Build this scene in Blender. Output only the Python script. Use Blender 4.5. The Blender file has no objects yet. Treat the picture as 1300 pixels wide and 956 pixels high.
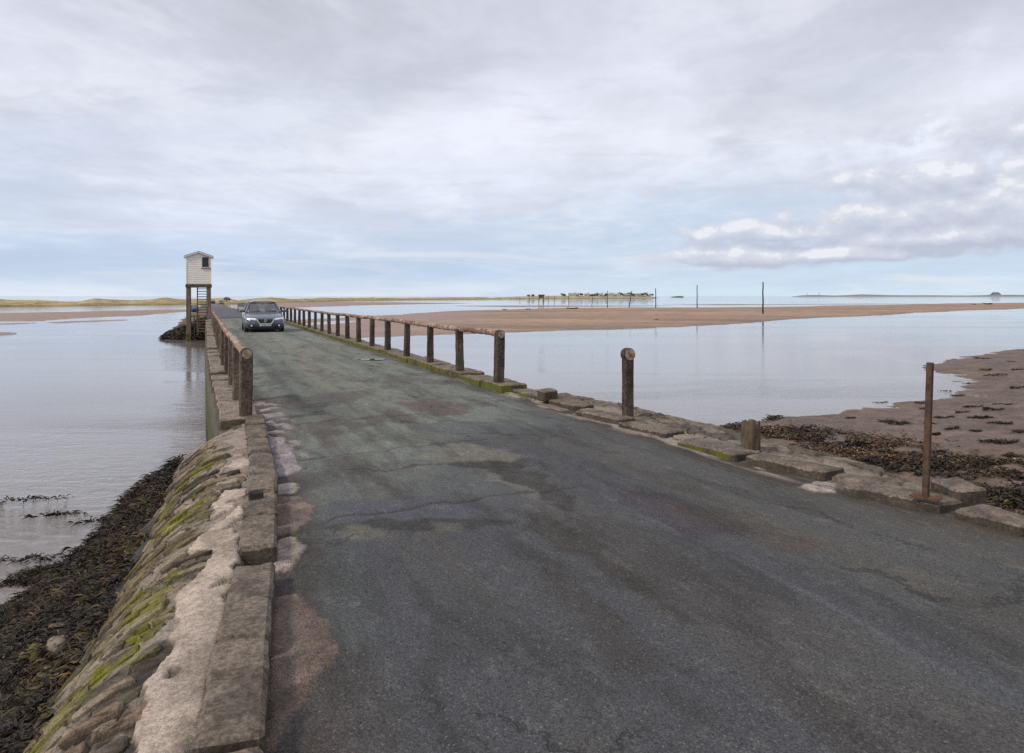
import bpy, bmesh, math, random
import numpy as np
from mathutils import Vector, Matrix
rnd = random.Random(7)
sc = bpy.context.scene
COL = sc.collection
# ------------------------------------------------------------------ frame
CAMZ = 1.7; F = 1011.0; CX = 650.0; HY = 376.0
ZW = -1.6                                       # water level
DX, DY = -0.3585, 0.9335                        # road direction (u); right = (DY,-DX)
TH = math.atan2(0.3585, 0.9335)
def W(u, v, z=0.0): return Vector((u*DX + v*DY, u*DY - v*DX, z))
def UV(X, Y): return X*DX + Y*DY, X*DY - Y*DX
def G(x, y, z=0.0):                             # where the sight line of a measured point meets level z
    d = F*(CAMZ-z)/(y-HY); return (x-CX)/F*d, d
def Guv(x, y, z=0.0): return UV(*G(x, y, z))
def at(x, D): return ((x-CX)/F*D, D)
# ------------------------------------------------------------------ numeric noise
def _h(ix, iy, s):
    n = (ix.astype(np.int64)*374761393 + iy.astype(np.int64)*668265263 + s*1442695041) & 0x7fffffff
    n = ((n ^ (n >> 13))*1274126177) & 0x7fffffff
    n = (n ^ (n >> 16))
    return (n & 0xffff)/65535.0
def vn(x, y, s=0):
    x = np.asarray(x, float); y = np.asarray(y, float)
    ix = np.floor(x); iy = np.floor(y); fx = x-ix; fy = y-iy
    fx = fx*fx*fx*(fx*(fx*6-15)+10); fy = fy*fy*fy*(fy*(fy*6-15)+10)
    a = _h(ix, iy, s); b = _h(ix+1, iy, s); c = _h(ix, iy+1, s); d = _h(ix+1, iy+1, s)
    return (a*(1-fx)+b*fx)*(1-fy) + (c*(1-fx)+d*fx)*fy
def fbm(x, y, s=0, o=5, g=.5):
    t = 0; a = 1; n = 0
    for i in range(o):
        t = t + a*vn(x*2**i+i*17.3, y*2**i-i*9.1, s+i); n += a; a *= g
    return t/n
def ss(a, b, x): t = np.clip((np.asarray(x, float)-a)/(b-a), 0, 1); return t*t*(3-2*t)
def lerp(a, b, t): return a + (b-a)*t
def mixc(c, col, w): return c*(1-w[..., None]) + np.array(col)*w[..., None]
def sdf(px, py, poly):                          # + inside
    px = np.asarray(px, float); py = np.asarray(py, float)
    d = np.full(px.shape, 1e18); ins = np.zeros(px.shape, bool); n = len(poly)
    for i in range(n):
        x0, y0 = poly[i]; x1, y1 = poly[(i+1) % n]
        ex, ey = x1-x0, y1-y0; L = ex*ex+ey*ey+1e-12
        t = np.clip(((px-x0)*ex+(py-y0)*ey)/L, 0, 1)
        d = np.minimum(d, (px-x0-t*ex)**2+(py-y0-t*ey)**2)
        c = ((y0 > py) != (y1 > py))
        xi = x0 + (py-y0)*ex/(ey if abs(ey) > 1e-12 else 1e-12)
        ins ^= c & (px < xi)
    return np.sqrt(d)*np.where(ins, 1, -1)
# ------------------------------------------------------------------ object helpers
def tag(o, label=None, cat=None, group=None, kind=None):
    if label: o['label'] = label
    if cat: o['category'] = cat
    if group: o['group'] = group
    if kind: o['kind'] = kind
    return o
def empty(name, loc=(0, 0, 0), rz=0.0):
    o = bpy.data.objects.new(name, None); COL.objects.link(o); o.location = loc; o.rotation_euler = (0, 0, rz); o.empty_display_size = .2
    return o
def link(name, me, mat=None, parent=None, loc=None, rz=None):
    o = bpy.data.objects.new(name, me); COL.objects.link(o)
    if mat: me.materials.append(mat)
    if parent: o.parent = parent
    if loc is not None: o.location = loc
    if rz is not None: o.rotation_euler = (0, 0, rz)
    return o
def mesh_np(name, V, Fq, col=None, smooth=True):
    V = np.asarray(V, np.float32).reshape(-1, 3); Fq = np.asarray(Fq, np.int32); k = Fq.shape[1]
    me = bpy.data.meshes.new(name); me.vertices.add(len(V)); me.vertices.foreach_set('co', V.ravel())
    me.loops.add(Fq.size); me.loops.foreach_set('vertex_index', Fq.ravel())
    me.polygons.add(len(Fq)); me.polygons.foreach_set('loop_start', np.arange(0, Fq.size, k, dtype=np.int32))
    try: me.polygons.foreach_set('loop_total', np.full(len(Fq), k, np.int32))
    except Exception: pass
    me.polygons.foreach_set('use_smooth', np.full(len(Fq), smooth, bool))
    if col is not None:
        c = np.ones((len(V), 4), np.float32); c[:, :3] = np.clip(np.asarray(col).reshape(-1, 3), 0, 1)
        a = me.attributes.new('Col', 'FLOAT_COLOR', 'POINT'); a.data.foreach_set('color', c.ravel())
    me.update(calc_edges=True); me.validate(); return me
def grid_mesh(name, X, Y, Z, col=None, smooth=True, mask=None):
    n, m = X.shape; I = np.arange(n*m).reshape(n, m)
    Q = np.stack([I[:-1, :-1], I[:-1, 1:], I[1:, 1:], I[1:, :-1]], -1).reshape(-1, 4)
    if mask is not None:
        k = mask[:-1, :-1] | mask[:-1, 1:] | mask[1:, 1:] | mask[1:, :-1]; Q = Q[k.ravel()]
    return mesh_np(name, np.stack([X, Y, Z], -1), Q, col, smooth)
class B:
    """collects simple shapes in one bmesh"""
    def __init__(s): s.bm = bmesh.new()
    def box(s, c, d, rot=None, bev=0.0, seg=1):
        t = bmesh.new(); bmesh.ops.create_cube(t, size=1.0)
        bmesh.ops.scale(t, vec=d, verts=t.verts)
        if bev: bmesh.ops.bevel(t, geom=list(t.edges), offset=bev, segments=seg, affect='EDGES')
        return s.add(t, Matrix.Translation(c) @ (rot.to_4x4() if rot else Matrix()))
    def add(s, t, M=Matrix()):
        bmesh.ops.transform(t, matrix=M, verts=t.verts); me = bpy.data.meshes.new('t'); t.to_mesh(me); t.free(); s.bm.from_mesh(me); bpy.data.meshes.remove(me); return s
    def cyl(s, p0, p1, r0, r1=None, n=12):
        p0 = Vector(p0); p1 = Vector(p1); r1 = r0 if r1 is None else r1; d = p1-p0
        t = bmesh.new(); bmesh.ops.create_cone(t, cap_ends=True, segments=n, radius1=r0, radius2=r1, depth=d.length)
        return s.add(t, Matrix.Translation((p0+p1)/2) @ d.to_track_quat('Z', 'Y').to_matrix().to_4x4())
    def bar(s, p0, p1, w, h, bev=0.0):
        p0 = Vector(p0); p1 = Vector(p1); d = p1-p0
        t = bmesh.new(); bmesh.ops.create_cube(t, size=1.0); bmesh.ops.scale(t, vec=(w, h, d.length), verts=t.verts)
        if bev: bmesh.ops.bevel(t, geom=list(t.edges), offset=bev, segments=1, affect='EDGES')
        return s.add(t, Matrix.Translation((p0+p1)/2) @ d.to_track_quat('Z', 'Y').to_matrix().to_4x4())
    def ball(s, c, r, sc_=(1, 1, 1), n=16):
        t = bmesh.new(); bmesh.ops.create_uvsphere(t, u_segments=n, v_segments=max(6, n*2//3), radius=r); bmesh.ops.scale(t, vec=sc_, verts=t.verts)
        return s.add(t, Matrix.Translation(c))
    def face(s, pts): s.bm.faces.new([s.bm.verts.new(p) for p in pts]); return s
    def noise(s, amp, scale, seed=0, cuts=0):
        if cuts: bmesh.ops.subdivide_edges(s.bm, edges=list(s.bm.edges), cuts=cuts, use_grid_fill=True)
        s.bm.normal_update()
        co = np.array([v.co[:] for v in s.bm.verts]); nn = [v.normal.copy() for v in s.bm.verts]
        a = fbm(co[:, 0]*scale+co[:, 2]*scale*.7, co[:, 1]*scale-co[:, 2]*scale*.6, seed, 4)-.5
        for v, n, k in zip(s.bm.verts, nn, a): v.co += n*(k*2*amp)
        return s
    def mesh(s, name, smooth=False):
        me = bpy.data.meshes.new(name); bmesh.ops.recalc_face_normals(s.bm, faces=s.bm.faces); s.bm.to_mesh(me); s.bm.free()
        for p in me.polygons: p.use_smooth = smooth
        return me
    def build(s, name, mat, parent=None, smooth=False, loc=None, rz=None): return link(name, s.mesh(name, smooth), mat, parent, loc, rz)
def copy_tree(o, parent=None):
    c = o.copy(); COL.objects.link(c)
    if parent: c.parent = parent
    for ch in list(o.children): copy_tree(ch, c)
    return c
# ------------------------------------------------------------------ node helper
class NT:
    def __init__(s, tree): s.t = tree; s.t.nodes.clear()
    def n(s, typ, **kw):
        x = s.t.nodes.new(typ)
        for k, v in kw.items(): setattr(x, k, v)
        return x
    def set(s, sock, v):
        if hasattr(v, 'is_output'): s.t.links.new(v, sock)
        elif v is not None:
            if hasattr(sock, 'default_value') and hasattr(sock.default_value, '__len__') and not hasattr(v, '__len__'): v = [v]*len(sock.default_value)
            if hasattr(v, '__len__') and hasattr(sock.default_value, '__len__') and len(sock.default_value) == 4 and len(v) == 3: v = (*v, 1)
            sock.default_value = v
    def m(s, op, a, b=None, c=None, clamp=False):
        x = s.n('ShaderNodeMath', operation=op, use_clamp=clamp); s.set(x.inputs[0], a); s.set(x.inputs[1], b)
        if c is not None: s.set(x.inputs[2], c)
        return x.outputs[0]
    def vm(s, op, a, b=None):
        x = s.n('ShaderNodeVectorMath', operation=op); s.set(x.inputs[0], a); s.set(x.inputs[1], b); return x.outputs[0]
    def noise(s, vec, scale, det=4, rough=.5, dist=0.0, col=False):
        x = s.n('ShaderNodeTexNoise'); s.set(x.inputs['Vector'], vec); x.inputs['Scale'].default_value = scale; x.inputs['Detail'].default_value = det
        x.inputs['Roughness'].default_value = rough; x.inputs['Distortion'].default_value = dist; return x.outputs[1 if col else 0]
    def voro(s, vec, scale, feat='F1', out=0, rand=1.0):
        x = s.n('ShaderNodeTexVoronoi', feature=feat); s.set(x.inputs['Vector'], vec); x.inputs['Scale'].default_value = scale; x.inputs['Randomness'].default_value = rand; return x.outputs[out]
    def mix(s, f, a, b, bt='MIX'):
        x = s.n('ShaderNodeMix', data_type='RGBA', blend_type=bt); s.set(x.inputs[0], f); s.set(x.inputs[6], a); s.set(x.inputs[7], b); return x.outputs[2]
    def ramp(s, f, stops, interp='LINEAR'):
        x = s.n('ShaderNodeValToRGB'); s.set(x.inputs[0], f); e = x.color_ramp; e.interpolation = interp
        while len(e.elements) > 1: e.elements.remove(e.elements[0])
        for i, (p, c) in enumerate(stops):
            k = e.elements[0] if i == 0 else e.elements.new(p); k.position = p; k.color = (*c, 1) if hasattr(c, '__len__') else (c, c, c, 1)
        return x.outputs[0]
    def mr(s, v, a, b, c=0.0, d=1.0, smooth=True):
        x = s.n('ShaderNodeMapRange', interpolation_type='SMOOTHSTEP' if smooth else 'LINEAR'); s.set(x.inputs[0], v)
        for i, q in enumerate((a, b, c, d)): s.set(x.inputs[1+i], q)
        return x.outputs[0]
    def sep(s, v): x = s.n('ShaderNodeSeparateXYZ'); s.set(x.inputs[0], v); return x.outputs
    def comb(s, x_, y_, z_=0.0): x = s.n('ShaderNodeCombineXYZ'); s.set(x.inputs[0], x_); s.set(x.inputs[1], y_); s.set(x.inputs[2], z_); return x.outputs[0]
    def mapv(s, v, scale=(1, 1, 1), rot=(0, 0, 0)):
        x = s.n('ShaderNodeMapping'); s.set(x.inputs[0], v); x.inputs['Scale'].default_value = scale; x.inputs['Rotation'].default_value = rot; return x.outputs[0]
    def bump(s, h, strength, dist=.01, normal=None):
        x = s.n('ShaderNodeBump'); x.inputs['Strength'].default_value = strength; x.inputs['Distance'].default_value = dist; s.set(x.inputs['Height'], h)
        if normal is not None: s.set(x.inputs['Normal'], normal)
        return x.outputs[0]
    def out(s, **kw):
        p = s.n('ShaderNodeBsdfPrincipled')
        for k, v in kw.items(): s.set(p.inputs[k.replace('_', ' ')], v)
        o = s.n('ShaderNodeOutputMaterial'); s.t.links.new(p.outputs[0], o.inputs[0]); return p
    def obj(s): return s.n('ShaderNodeTexCoord').outputs['Object']
    def pos(s): return s.n('ShaderNodeNewGeometry').outputs['Position']
    def rand(s): return s.n('ShaderNodeObjectInfo').outputs['Random']
def M_(name): m = bpy.data.materials.new(name); m.use_nodes = True; return m, NT(m.node_tree)
def m_simple(name, col, rough=.6, var=.3, nscale=8.0, bump=.3, bscale=40.0, bdist=.004, metal=0.0, col2=None, vec=(1, 1, 1), spec=.5, coat=0.0, world=False, objvar=0.0):
    m, t = M_(name); v = t.mapv(t.pos() if world else t.obj(), vec)
    n1 = t.noise(v, nscale, 6, .6)
    c2 = col2 or tuple(c*(1-var) for c in col); c1 = col if col2 else tuple(min(1, c*(1+var)) for c in col)
    c = t.mix(t.mr(n1, .35, .65), c2, c1)
    if objvar: c = t.mix(1.0, c, t.m('ADD', t.m('MULTIPLY', t.rand(), objvar*2), 1-objvar), 'MULTIPLY')
    kw = dict(Base_Color=c, Roughness=rough, Metallic=metal, Specular_IOR_Level=spec, Coat_Weight=coat)
    if bump: kw['Normal'] = t.bump(t.noise(v, bscale, 5, .65), bump, bdist)
    t.out(**kw); return m
def m_attr(name, rough=.9, nscale=60.0, amp=.35, bscale=60.0, bump=.6, bdist=.01, spec=.3, n2=6.0, amp2=.2, rvar=0.0):
    m, t = M_(name); a = t.n('ShaderNodeAttribute', attribute_name='Col').outputs[0]; v = t.pos()
    k = t.m('ADD', 1-amp-amp2, t.m('ADD', t.m('MULTIPLY', t.mr(t.noise(v, nscale, 4, .7), .32, .68), amp*2), t.m('MULTIPLY', t.mr(t.noise(v, n2, 6, .65), .32, .68), amp2*2)))
    r = rough if not rvar else t.m('ADD', rough-rvar, t.m('MULTIPLY', t.noise(v, n2, 4), 2*rvar))
    t.out(Base_Color=t.mix(1.0, a, k, 'MULTIPLY'), Roughness=r, Specular_IOR_Level=spec, Normal=t.bump(t.noise(v, bscale, 6, .7), bump, bdist)); return m
# ================================================================== camera, sun, sky
cam = bpy.data.cameras.new('camera'); co = bpy.data.objects.new('camera', cam); COL.objects.link(co); sc.camera = co
co.location = (0, 0, CAMZ); co.rotation_euler = (math.pi/2, 0, 0)
cam.sensor_width = 36; cam.lens = F/1300*36; cam.shift_y = (HY-478)/1300; cam.clip_start = .1; cam.clip_end = 60000
sc.view_settings.view_transform = 'Standard'; sc.view_settings.look = 'None'; sc.view_settings.exposure = 0; sc.view_settings.gamma = 1
SUN_EL = math.radians(42); SUN_AZ = math.radians(-128)            # azimuth from +Y towards +X: the sun stands to the left, a little behind
sd = Vector((math.sin(SUN_AZ)*math.cos(SUN_EL), math.cos(SUN_AZ)*math.cos(SUN_EL), math.sin(SUN_EL)))
sl = bpy.data.lights.new('sun', 'SUN'); sl.energy = 2.3; sl.angle = math.radians(10); sl.color = (1, .90, .77)
so = bpy.data.objects.new('sun', sl); COL.objects.link(so); so.rotation_euler = sd.to_track_quat('Z', 'Y').to_euler(); so.location = (-20, -5, 30)
wd = bpy.data.worlds.new('World'); sc.world = wd; wd.use_nodes = True
t = NT(wd.node_tree)
dirv = t.n('ShaderNodeTexCoord').outputs['Generated']
dx, dy, dz = t.sep(dirv)
az = t.m('ARCTAN2', dx, dy); el = t.m('DIVIDE', dz, t.m('SQRT', t.m('ADD', t.m('MULTIPLY', dx, dx), t.m('MULTIPLY', dy, dy))))
elc = t.m('MAXIMUM', el, 0.0)
# stratus sheet, seen in perspective on a plane overhead
den = t.m('ADD', t.m('MAXIMUM', dz, 0.0), .10)
pl = t.comb(t.m('DIVIDE', dx, den), t.m('DIVIDE', dy, den), 3.7)
n_big = t.noise(t.mapv(pl, (.62, .42, 1), (0, 0, .5)), 1.0, 7, .56, .25)
n_fine = t.noise(t.mapv(pl, (1.5, 1.1, 1), (0, 0, .4)), 1.5, 9, .60, .25)
base = t.ramp(elc, [(0, (.70, .77, .86)), (.012, (.64, .73, .84)), (.030, (.49, .60, .775)), (.055, (.53, .63, .785)), (.085, (.61, .68, .81)),
                    (.13, (.70, .74, .85)), (.20, (.735, .755, .85)), (.27, (.68, .70, .80)), (.36, (.60, .615, .71)), (.6, (.58, .59, .66)), (1, (.6, .61, .67))])
right = t.m('MULTIPLY', t.mr(az, -.1, .25), t.mr(elc, .2, .04))
base = t.mix(t.m('MULTIPLY', right, .75), base, (.58, .71, .83))
sh = t.m('ADD', t.m('MULTIPLY', t.m('SUBTRACT', t.mr(n_big, .30, .70), .5), .26), t.m('MULTIPLY', t.m('SUBTRACT', t.mr(n_fine, .30, .70), .5), .17))
k = t.m('ADD', 1.0, t.m('MULTIPLY', sh, t.mr(elc, .02, .14, .3, 1.0)))
skyc = t.mix(1.0, base, k, 'MULTIPLY')
# grey undersides of the sheet
und = t.m('MULTIPLY', t.mr(t.noise(t.mapv(pl, (.75, 1.0, 1), (0, 0, -.3)), 1.7, 9, .60, .3), .53, .68), t.mr(elc, .06, .2))
skyc = t.mix(t.m('MULTIPLY', und, .55), skyc, (.53, .54, .63))
# bright veils and pale blue gaps
veil = t.m('MULTIPLY', t.mr(n_fine, .52, .70), t.mr(elc, .03, .1))
skyc = t.mix(t.m('MULTIPLY', veil, .5), skyc, (.79, .81, .88))
gap = t.m('MULTIPLY', t.mr(n_big, .50, .36), t.m('MULTIPLY', t.mr(elc, .34, .12), .45))
skyc = t.mix(gap, skyc, (.56, .67, .84))
st = t.noise(t.comb(t.m('MULTIPLY', az, 4.0), t.m('MULTIPLY', el, 34.0), 1.0), 1.0, 8, .62, .5)
stm = t.m('MULTIPLY', t.mr(st, .48, .70), t.mr(elc, .15, .03))
skyc = t.mix(t.m('MULTIPLY', stm, .6), skyc, (.76, .79, .85))
# cumulus bank over the sea to the right
def cumulus(a, e):
    q = t.comb(t.m('MULTIPLY', a, 15.0), t.m('MULTIPLY', e, 24.0), 2.0)
    f = t.m('ADD', t.m('MULTIPLY', t.m('SUBTRACT', t.noise(q, .8, 3, .5, .2), .5), 1.5), t.m('MULTIPLY', t.m('SUBTRACT', t.noise(q, 3.1, 9, .66, .15), .5), 1.25))
    bub = t.n('ShaderNodeTexVoronoi', feature='SMOOTH_F1'); t.set(bub.inputs['Vector'], t.vm('ADD', q, t.vm('MULTIPLY', t.noise(q, 2.5, 4, .6, 0, True), (.35, .35, 0)))); bub.inputs['Scale'].default_value = 1.9; bub.inputs['Smoothness'].default_value = .35
    f = t.m('SUBTRACT', f, t.m('MULTIPLY', t.m('SUBTRACT', bub.outputs[0], .45), .75))
    sm = None
    for px, py, rx, ry, w in [(1340, 258, 250, 60, 1.2), (1200, 228, 105, 34, .85), (1130, 280, 170, 30, 1.0), (1000, 296, 175, 20, .95), (930, 327, 125, 22, 1.1), (1080, 322, 190, 16, .9), (1210, 300, 250, 30, 1.0), (1395, 190, 150, 50, .95), (1130, 225, 170, 42, .70), (1270, 165, 280, 44, .66)]:
        a0 = math.atan((px-650)/F); e0 = (HY-py)/F*math.cos(a0); ra = rx/F*math.cos(a0)**2; re = ry/F*math.cos(a0)
        da = t.m('DIVIDE', t.m('SUBTRACT', a, a0), ra); de = t.m('DIVIDE', t.m('SUBTRACT', e, e0), re)
        de = t.m('MULTIPLY', de, t.mr(de, -.3, .0, 1.45, 1.0))
        g = t.m('MULTIPLY', t.m('EXPONENT', t.m('MULTIPLY', t.m('ADD', t.m('MULTIPLY', da, da), t.m('MULTIPLY', de, de)), -1.0)), w)
        if sm is None: sm = g
        else:
            x = t.n('ShaderNodeMath', operation='SMOOTH_MAX'); t.set(x.inputs[0], sm); t.set(x.inputs[1], g); x.inputs[2].default_value = .25; sm = x.outputs[0]
    return t.m('ADD', t.m('SUBTRACT', sm, .40), t.m('MULTIPLY', f, t.m('MINIMUM', t.m('MULTIPLY', sm, 1.2), .62)))
c0 = cumulus(az, el); c1 = cumulus(t.m('ADD', az, -.008), t.m('ADD', el, .013))
cov = t.m('MULTIPLY', t.mr(c0, -.20, .22), t.mr(el, .012, .03))
dl = t.m('SUBTRACT', c0, c1)
hi_ = t.m('ADD', dl, t.m('MULTIPLY', t.m('SUBTRACT', t.mr(el, .04, .11), .5), .10))
cum = t.ramp(t.mr(hi_, -.30, .42, 0, 1, False), [(0, (.47, .50, .61)), (.35, (.54, .57, .68)), (.60, (.60, .62, .72)), (.86, (.69, .705, .78)), (1, (.82, .825, .86))])
skyc = t.mix(t.m('MULTIPLY', cov, .86), skyc, cum)
# below the horizon
skyc = t.mix(t.mr(el, -.002, -.03), skyc, (.3, .29, .3))
ns = t.n('ShaderNodeTexSky', sky_type='NISHITA', sun_disc=False, sun_elevation=SUN_EL, sun_rotation=SUN_AZ, altitude=0, air_density=1, dust_density=2)
bg1 = t.n('ShaderNodeBackground'); t.set(bg1.inputs[0], ns.outputs[0]); bg1.inputs[1].default_value = .05
bg2 = t.n('ShaderNodeBackground'); t.set(bg2.inputs[0], skyc); bg2.inputs[1].default_value = 1.12
mx = t.n('ShaderNodeMixShader'); mx.inputs[0].default_value = .93
t.t.links.new(bg1.outputs[0], mx.inputs[1]); t.t.links.new(bg2.outputs[0], mx.inputs[2])
t.t.links.new(mx.outputs[0], t.n('ShaderNodeOutputWorld').inputs[0])
sc.cycles.use_denoising = False
wd.cycles.sampling_method = 'MANUAL'; wd.cycles.sample_map_resolution = 1024
# ================================================================== materials of the setting
def water_mat():
    m, t = M_('murky_tidal_water'); p = t.pos()
    big = t.noise(t.mapv(p, (.05, .09, 1)), 1.0, 4, .6, .8)
    rip = t.noise(t.mapv(p, (2.2, 4.2, 1), (0, 0, .25)), 1.0, 6, .62, .6)
    sw = t.noise(t.mapv(p, (.35, .9, 1), (0, 0, .15)), 1.0, 4, .55, .5)
    far = t.mr(t.n('ShaderNodeVectorMath', operation='LENGTH').outputs['Value'], 0, 1)
    ln = t.n('ShaderNodeVectorMath', operation='LENGTH'); t.set(ln.inputs[0], p)
    fade = t.m('ADD', t.mr(ln.outputs['Value'], 10, 40, 1.7, .05), t.mr(ln.outputs['Value'], 30, 220, .09, .015))
    patch = t.m('ADD', .25, t.m('MULTIPLY', t.mr(big, .42, .62), 1.0))
    b = t.n('ShaderNodeBump'); b.inputs['Distance'].default_value = .08
    t.set(b.inputs['Strength'], t.m('MULTIPLY', t.m('MULTIPLY', patch, fade), .85)); t.set(b.inputs['Height'], t.m('ADD', rip, t.m('MULTIPLY', sw, .8)))
    c = t.mix(big, (.185, .16, .15), (.25, .22, .21)); strk = t.noise(t.mapv(p, (.022, .16, 1), (0, 0, .12)), 1.0, 6, .62, .8); rgh = t.mr(strk, .42, .62, .015, .10)
    t.out(Base_Color=c, Roughness=rgh, IOR=1.33, Specular_IOR_Level=.5, Normal=b.outputs[0]); return m
MW = water_mat()
MSAND = m_attr('tidal_sand', .85, 3.0, .12, 9.0, .5, .04, .35, .6, .12)
MBANK = m_attr('muddy_sand', .78, 14.0, .2, 26.0, .9, .03, .35, 1.7, .25, .12)
MDUNE = m_attr('dune_grass', .95, .8, .3, .6, .5, .5, .1, .08, .25)
# ================================================================== road
def road_edges(u):
    L = np.interp(u, [-8, 3.5, 5.1, 7.5, 10, 12, 20, 45, 66, 90, 340], [-.1, .12, .28, .45, .55, .55, .5, .45, .4, .3, .1])
    R = np.interp(u, [-8, 3.5, 5.0, 5.8, 7.7, 9.5, 13.5, 66, 90, 340], [5.75, 5.45, 5.30, 5.22, 5.02, 4.95, 4.9, 4.9, 4.85, 4.6])
    return L, R
def road_z(u): return -1.35*ss(62, 260, u)*1.0 - .05*ss(20, 40, u)*(1-ss(50, 66, u))
def masks_poly(u, v, px, z=0, seed=0, amp=.06, soft=.03, sc_=6):
    poly = [Guv(x, y, z) for x, y in px]
    return ss(-soft, soft, sdf(u, v, poly) + (fbm(u*sc_, v*sc_, seed, 4)-.5)*2*amp)
us = np.concatenate([np.arange(-8, 1, .3), np.arange(1, 13, .028), np.arange(13, 32, .1), np.arange(32, 66, .3), np.arange(66, 341, 2.5)])
tv = np.linspace(0, 1, 215)
U, T = np.meshgrid(us, tv, indexing='ij'); L, R = road_edges(U); V = (L-.25) + (R-L+.7)*T; T = np.clip((V-L)/(R-L), 0, 1)
Z = road_z(U) + .05*(1-(2*T-1)**2)*ss(0, 4, U)
Z += (fbm(U*.5, V*.8, 3, 4)-.5)*.05*(1-ss(30, 60, U)) + (fbm(U*2.4, V*3.2, 5, 4)-.5)*.022*(1-ss(20, 40, U))
nz = fbm(U*.45, V*.9, 11, 5); nf = fbm(U*3, V*4, 12, 5); ns_ = fbm(U*.16, V*3.1, 13, 5); nm = fbm(U*1.2, V*1.6, 14, 5)
near = np.array((.066, .069, .076)); green = np.array((.165, .184, .160)); farc = np.array((.188, .208, .182))
col = np.ones(U.shape+(3,))*near
g = ss(-1.0, 1.6, U - (6.7+np.clip(V-1.4, 0, 9)*1.25) + (nz-.5)*3.4)
col = mixc(col, green, g*.95)
col = mixc(col, farc, ss(12, 26, U)*.8)
col = mixc(col, (.080, .073, .064), ss(.48, .62, ns_)*.5*(1-.5*ss(9, 16, U)))      # brown wear streaks
col = mixc(col, (.075, .058, .058), ss(.56, .68, nm)*.6*ss(6, 9, U)*(1-ss(14, 22, U)))
col = mixc(col, (.115, .125, .128), ss(.55, .7, nz)*.28*(1-g))
col = mixc(col, (.16, .145, .115), ss(.55, .75, fbm(U*.12, V*1.4+4, 19, 4))*.55*ss(10, 18, U))    # tan centre line of wear far off
for vv, wd_, a_ in ((1.75, .16, .30), (3.55, .18, .35), (2.65, .3, -.25)):             # wheel tracks
    w = np.exp(-((V-vv-(nz-.5)*.5)/wd_)**2)*ss(9, 15, U)*(1-ss(60, 66, U))
    col = mixc(col, (.085, .092, .083) if a_ > 0 else (.19, .175, .14), w*abs(a_)*1.6)
def lay(px, c, w, seed, amp=.08, soft=.06, sc_=4, dz=0.0, z=0.03):
    global col, Z
    k = masks_poly(U, V, px, z, seed, amp, soft, sc_); col = mixc(col, c, k*w); Z = Z + dz*k; return k
lay([(530, 583), (575, 567), (640, 572), (672, 583), (640, 592), (570, 588)], (.180, .168, .138), .65, 31, .14, .07)
lay([(600, 594), (660, 600), (705, 622), (700, 640), (655, 628), (620, 606)], (.155, .140, .118), .65, 32, .12, .06)
lay([(560, 592), (600, 586), (648, 590), (690, 608), (735, 640), (720, 652), (680, 625), (620, 598)], (.034, .032, .031), .8, 33, .13, .035, dz=-.014)
lay([(520, 545), (560, 535), (640, 537), (690, 548), (640, 556), (560, 552)], (.075, .082, .09), .6, 34, .1)
lay([(500, 512), (560, 505), (600, 525), (560, 532)], (.105, .07, .07), .7, 35, .2)
lay([(395, 535), (425, 530), (432, 565), (400, 560)], (.10, .075, .07), .5, 36, .15)
lay([(420, 638), (560, 632), (640, 655), (560, 672), (430, 668)], (.078, .082, .098), .8, 37, .1)
lay([(380, 672), (470, 662), (560, 662), (660, 668), (560, 675), (450, 674)], (.036, .033, .032), .85, 38, .12, .03)
lay([(440, 668), (488, 668), (492, 682), (455, 690), (430, 682)], (.14, .135, .105), .7, 39, .1)
lay([(552, 668), (590, 668), (588, 676), (556, 678)], (.14, .135, .105), .6, 40, .08)
lay([(770, 622), (850, 628), (905, 650), (930, 672), (880, 690), (820, 655)], (.055, .045, .055), .8, 41, .08)
lay([(810, 640), (900, 645), (1060, 690), (1000, 700), (890, 665)], (.072, .052, .042), .55, 44, .15)
lay([(650, 652), (690, 655), (745, 690), (830, 740), (900, 800), (860, 800), (760, 730), (690, 690)], (.040, .035, .030), .8, 42, .14, .05)
lay([(660, 705), (705, 715), (790, 790), (830, 850), (780, 850), (730, 780)], (.052, .044, .040), .7, 43, .1)
lay([(630, 560), (760, 580), (900, 650), (1120, 760), (1300, 850), (1300, 700), (1100, 640), (850, 575), (760, 545)], (.10, .093, .075), .38, 45, .3, .3)
lay([(380, 700), (440, 690), (470, 760), (450, 840), (395, 800)], (.085, .10, .10), .5, 46, .2, .1)
# seam of the old trench running away from the camera, and cross joints
vs = 3.1+.03*np.sin(U*2.1)+.05*(nz-.5); w = np.exp(-((V-vs)/.022)**2)*(1-ss(6.2, 7, U)); col = mixc(col, (.125, .125, .14), w*.5*ss(.42, .6, fbm(U*1.7, V*3, 64, 4)))
for uu in (10.9, 8.5, 6.15):
    w = np.exp(-((U-uu-.25*(nf-.5)-.12*(V-2))/.028)**2)*ss(.6, .9, V)*(1-ss(2.9, 3.3, V)); col = mixc(col, (.03, .028, .028), w*.7); Z -= .01*w
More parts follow.
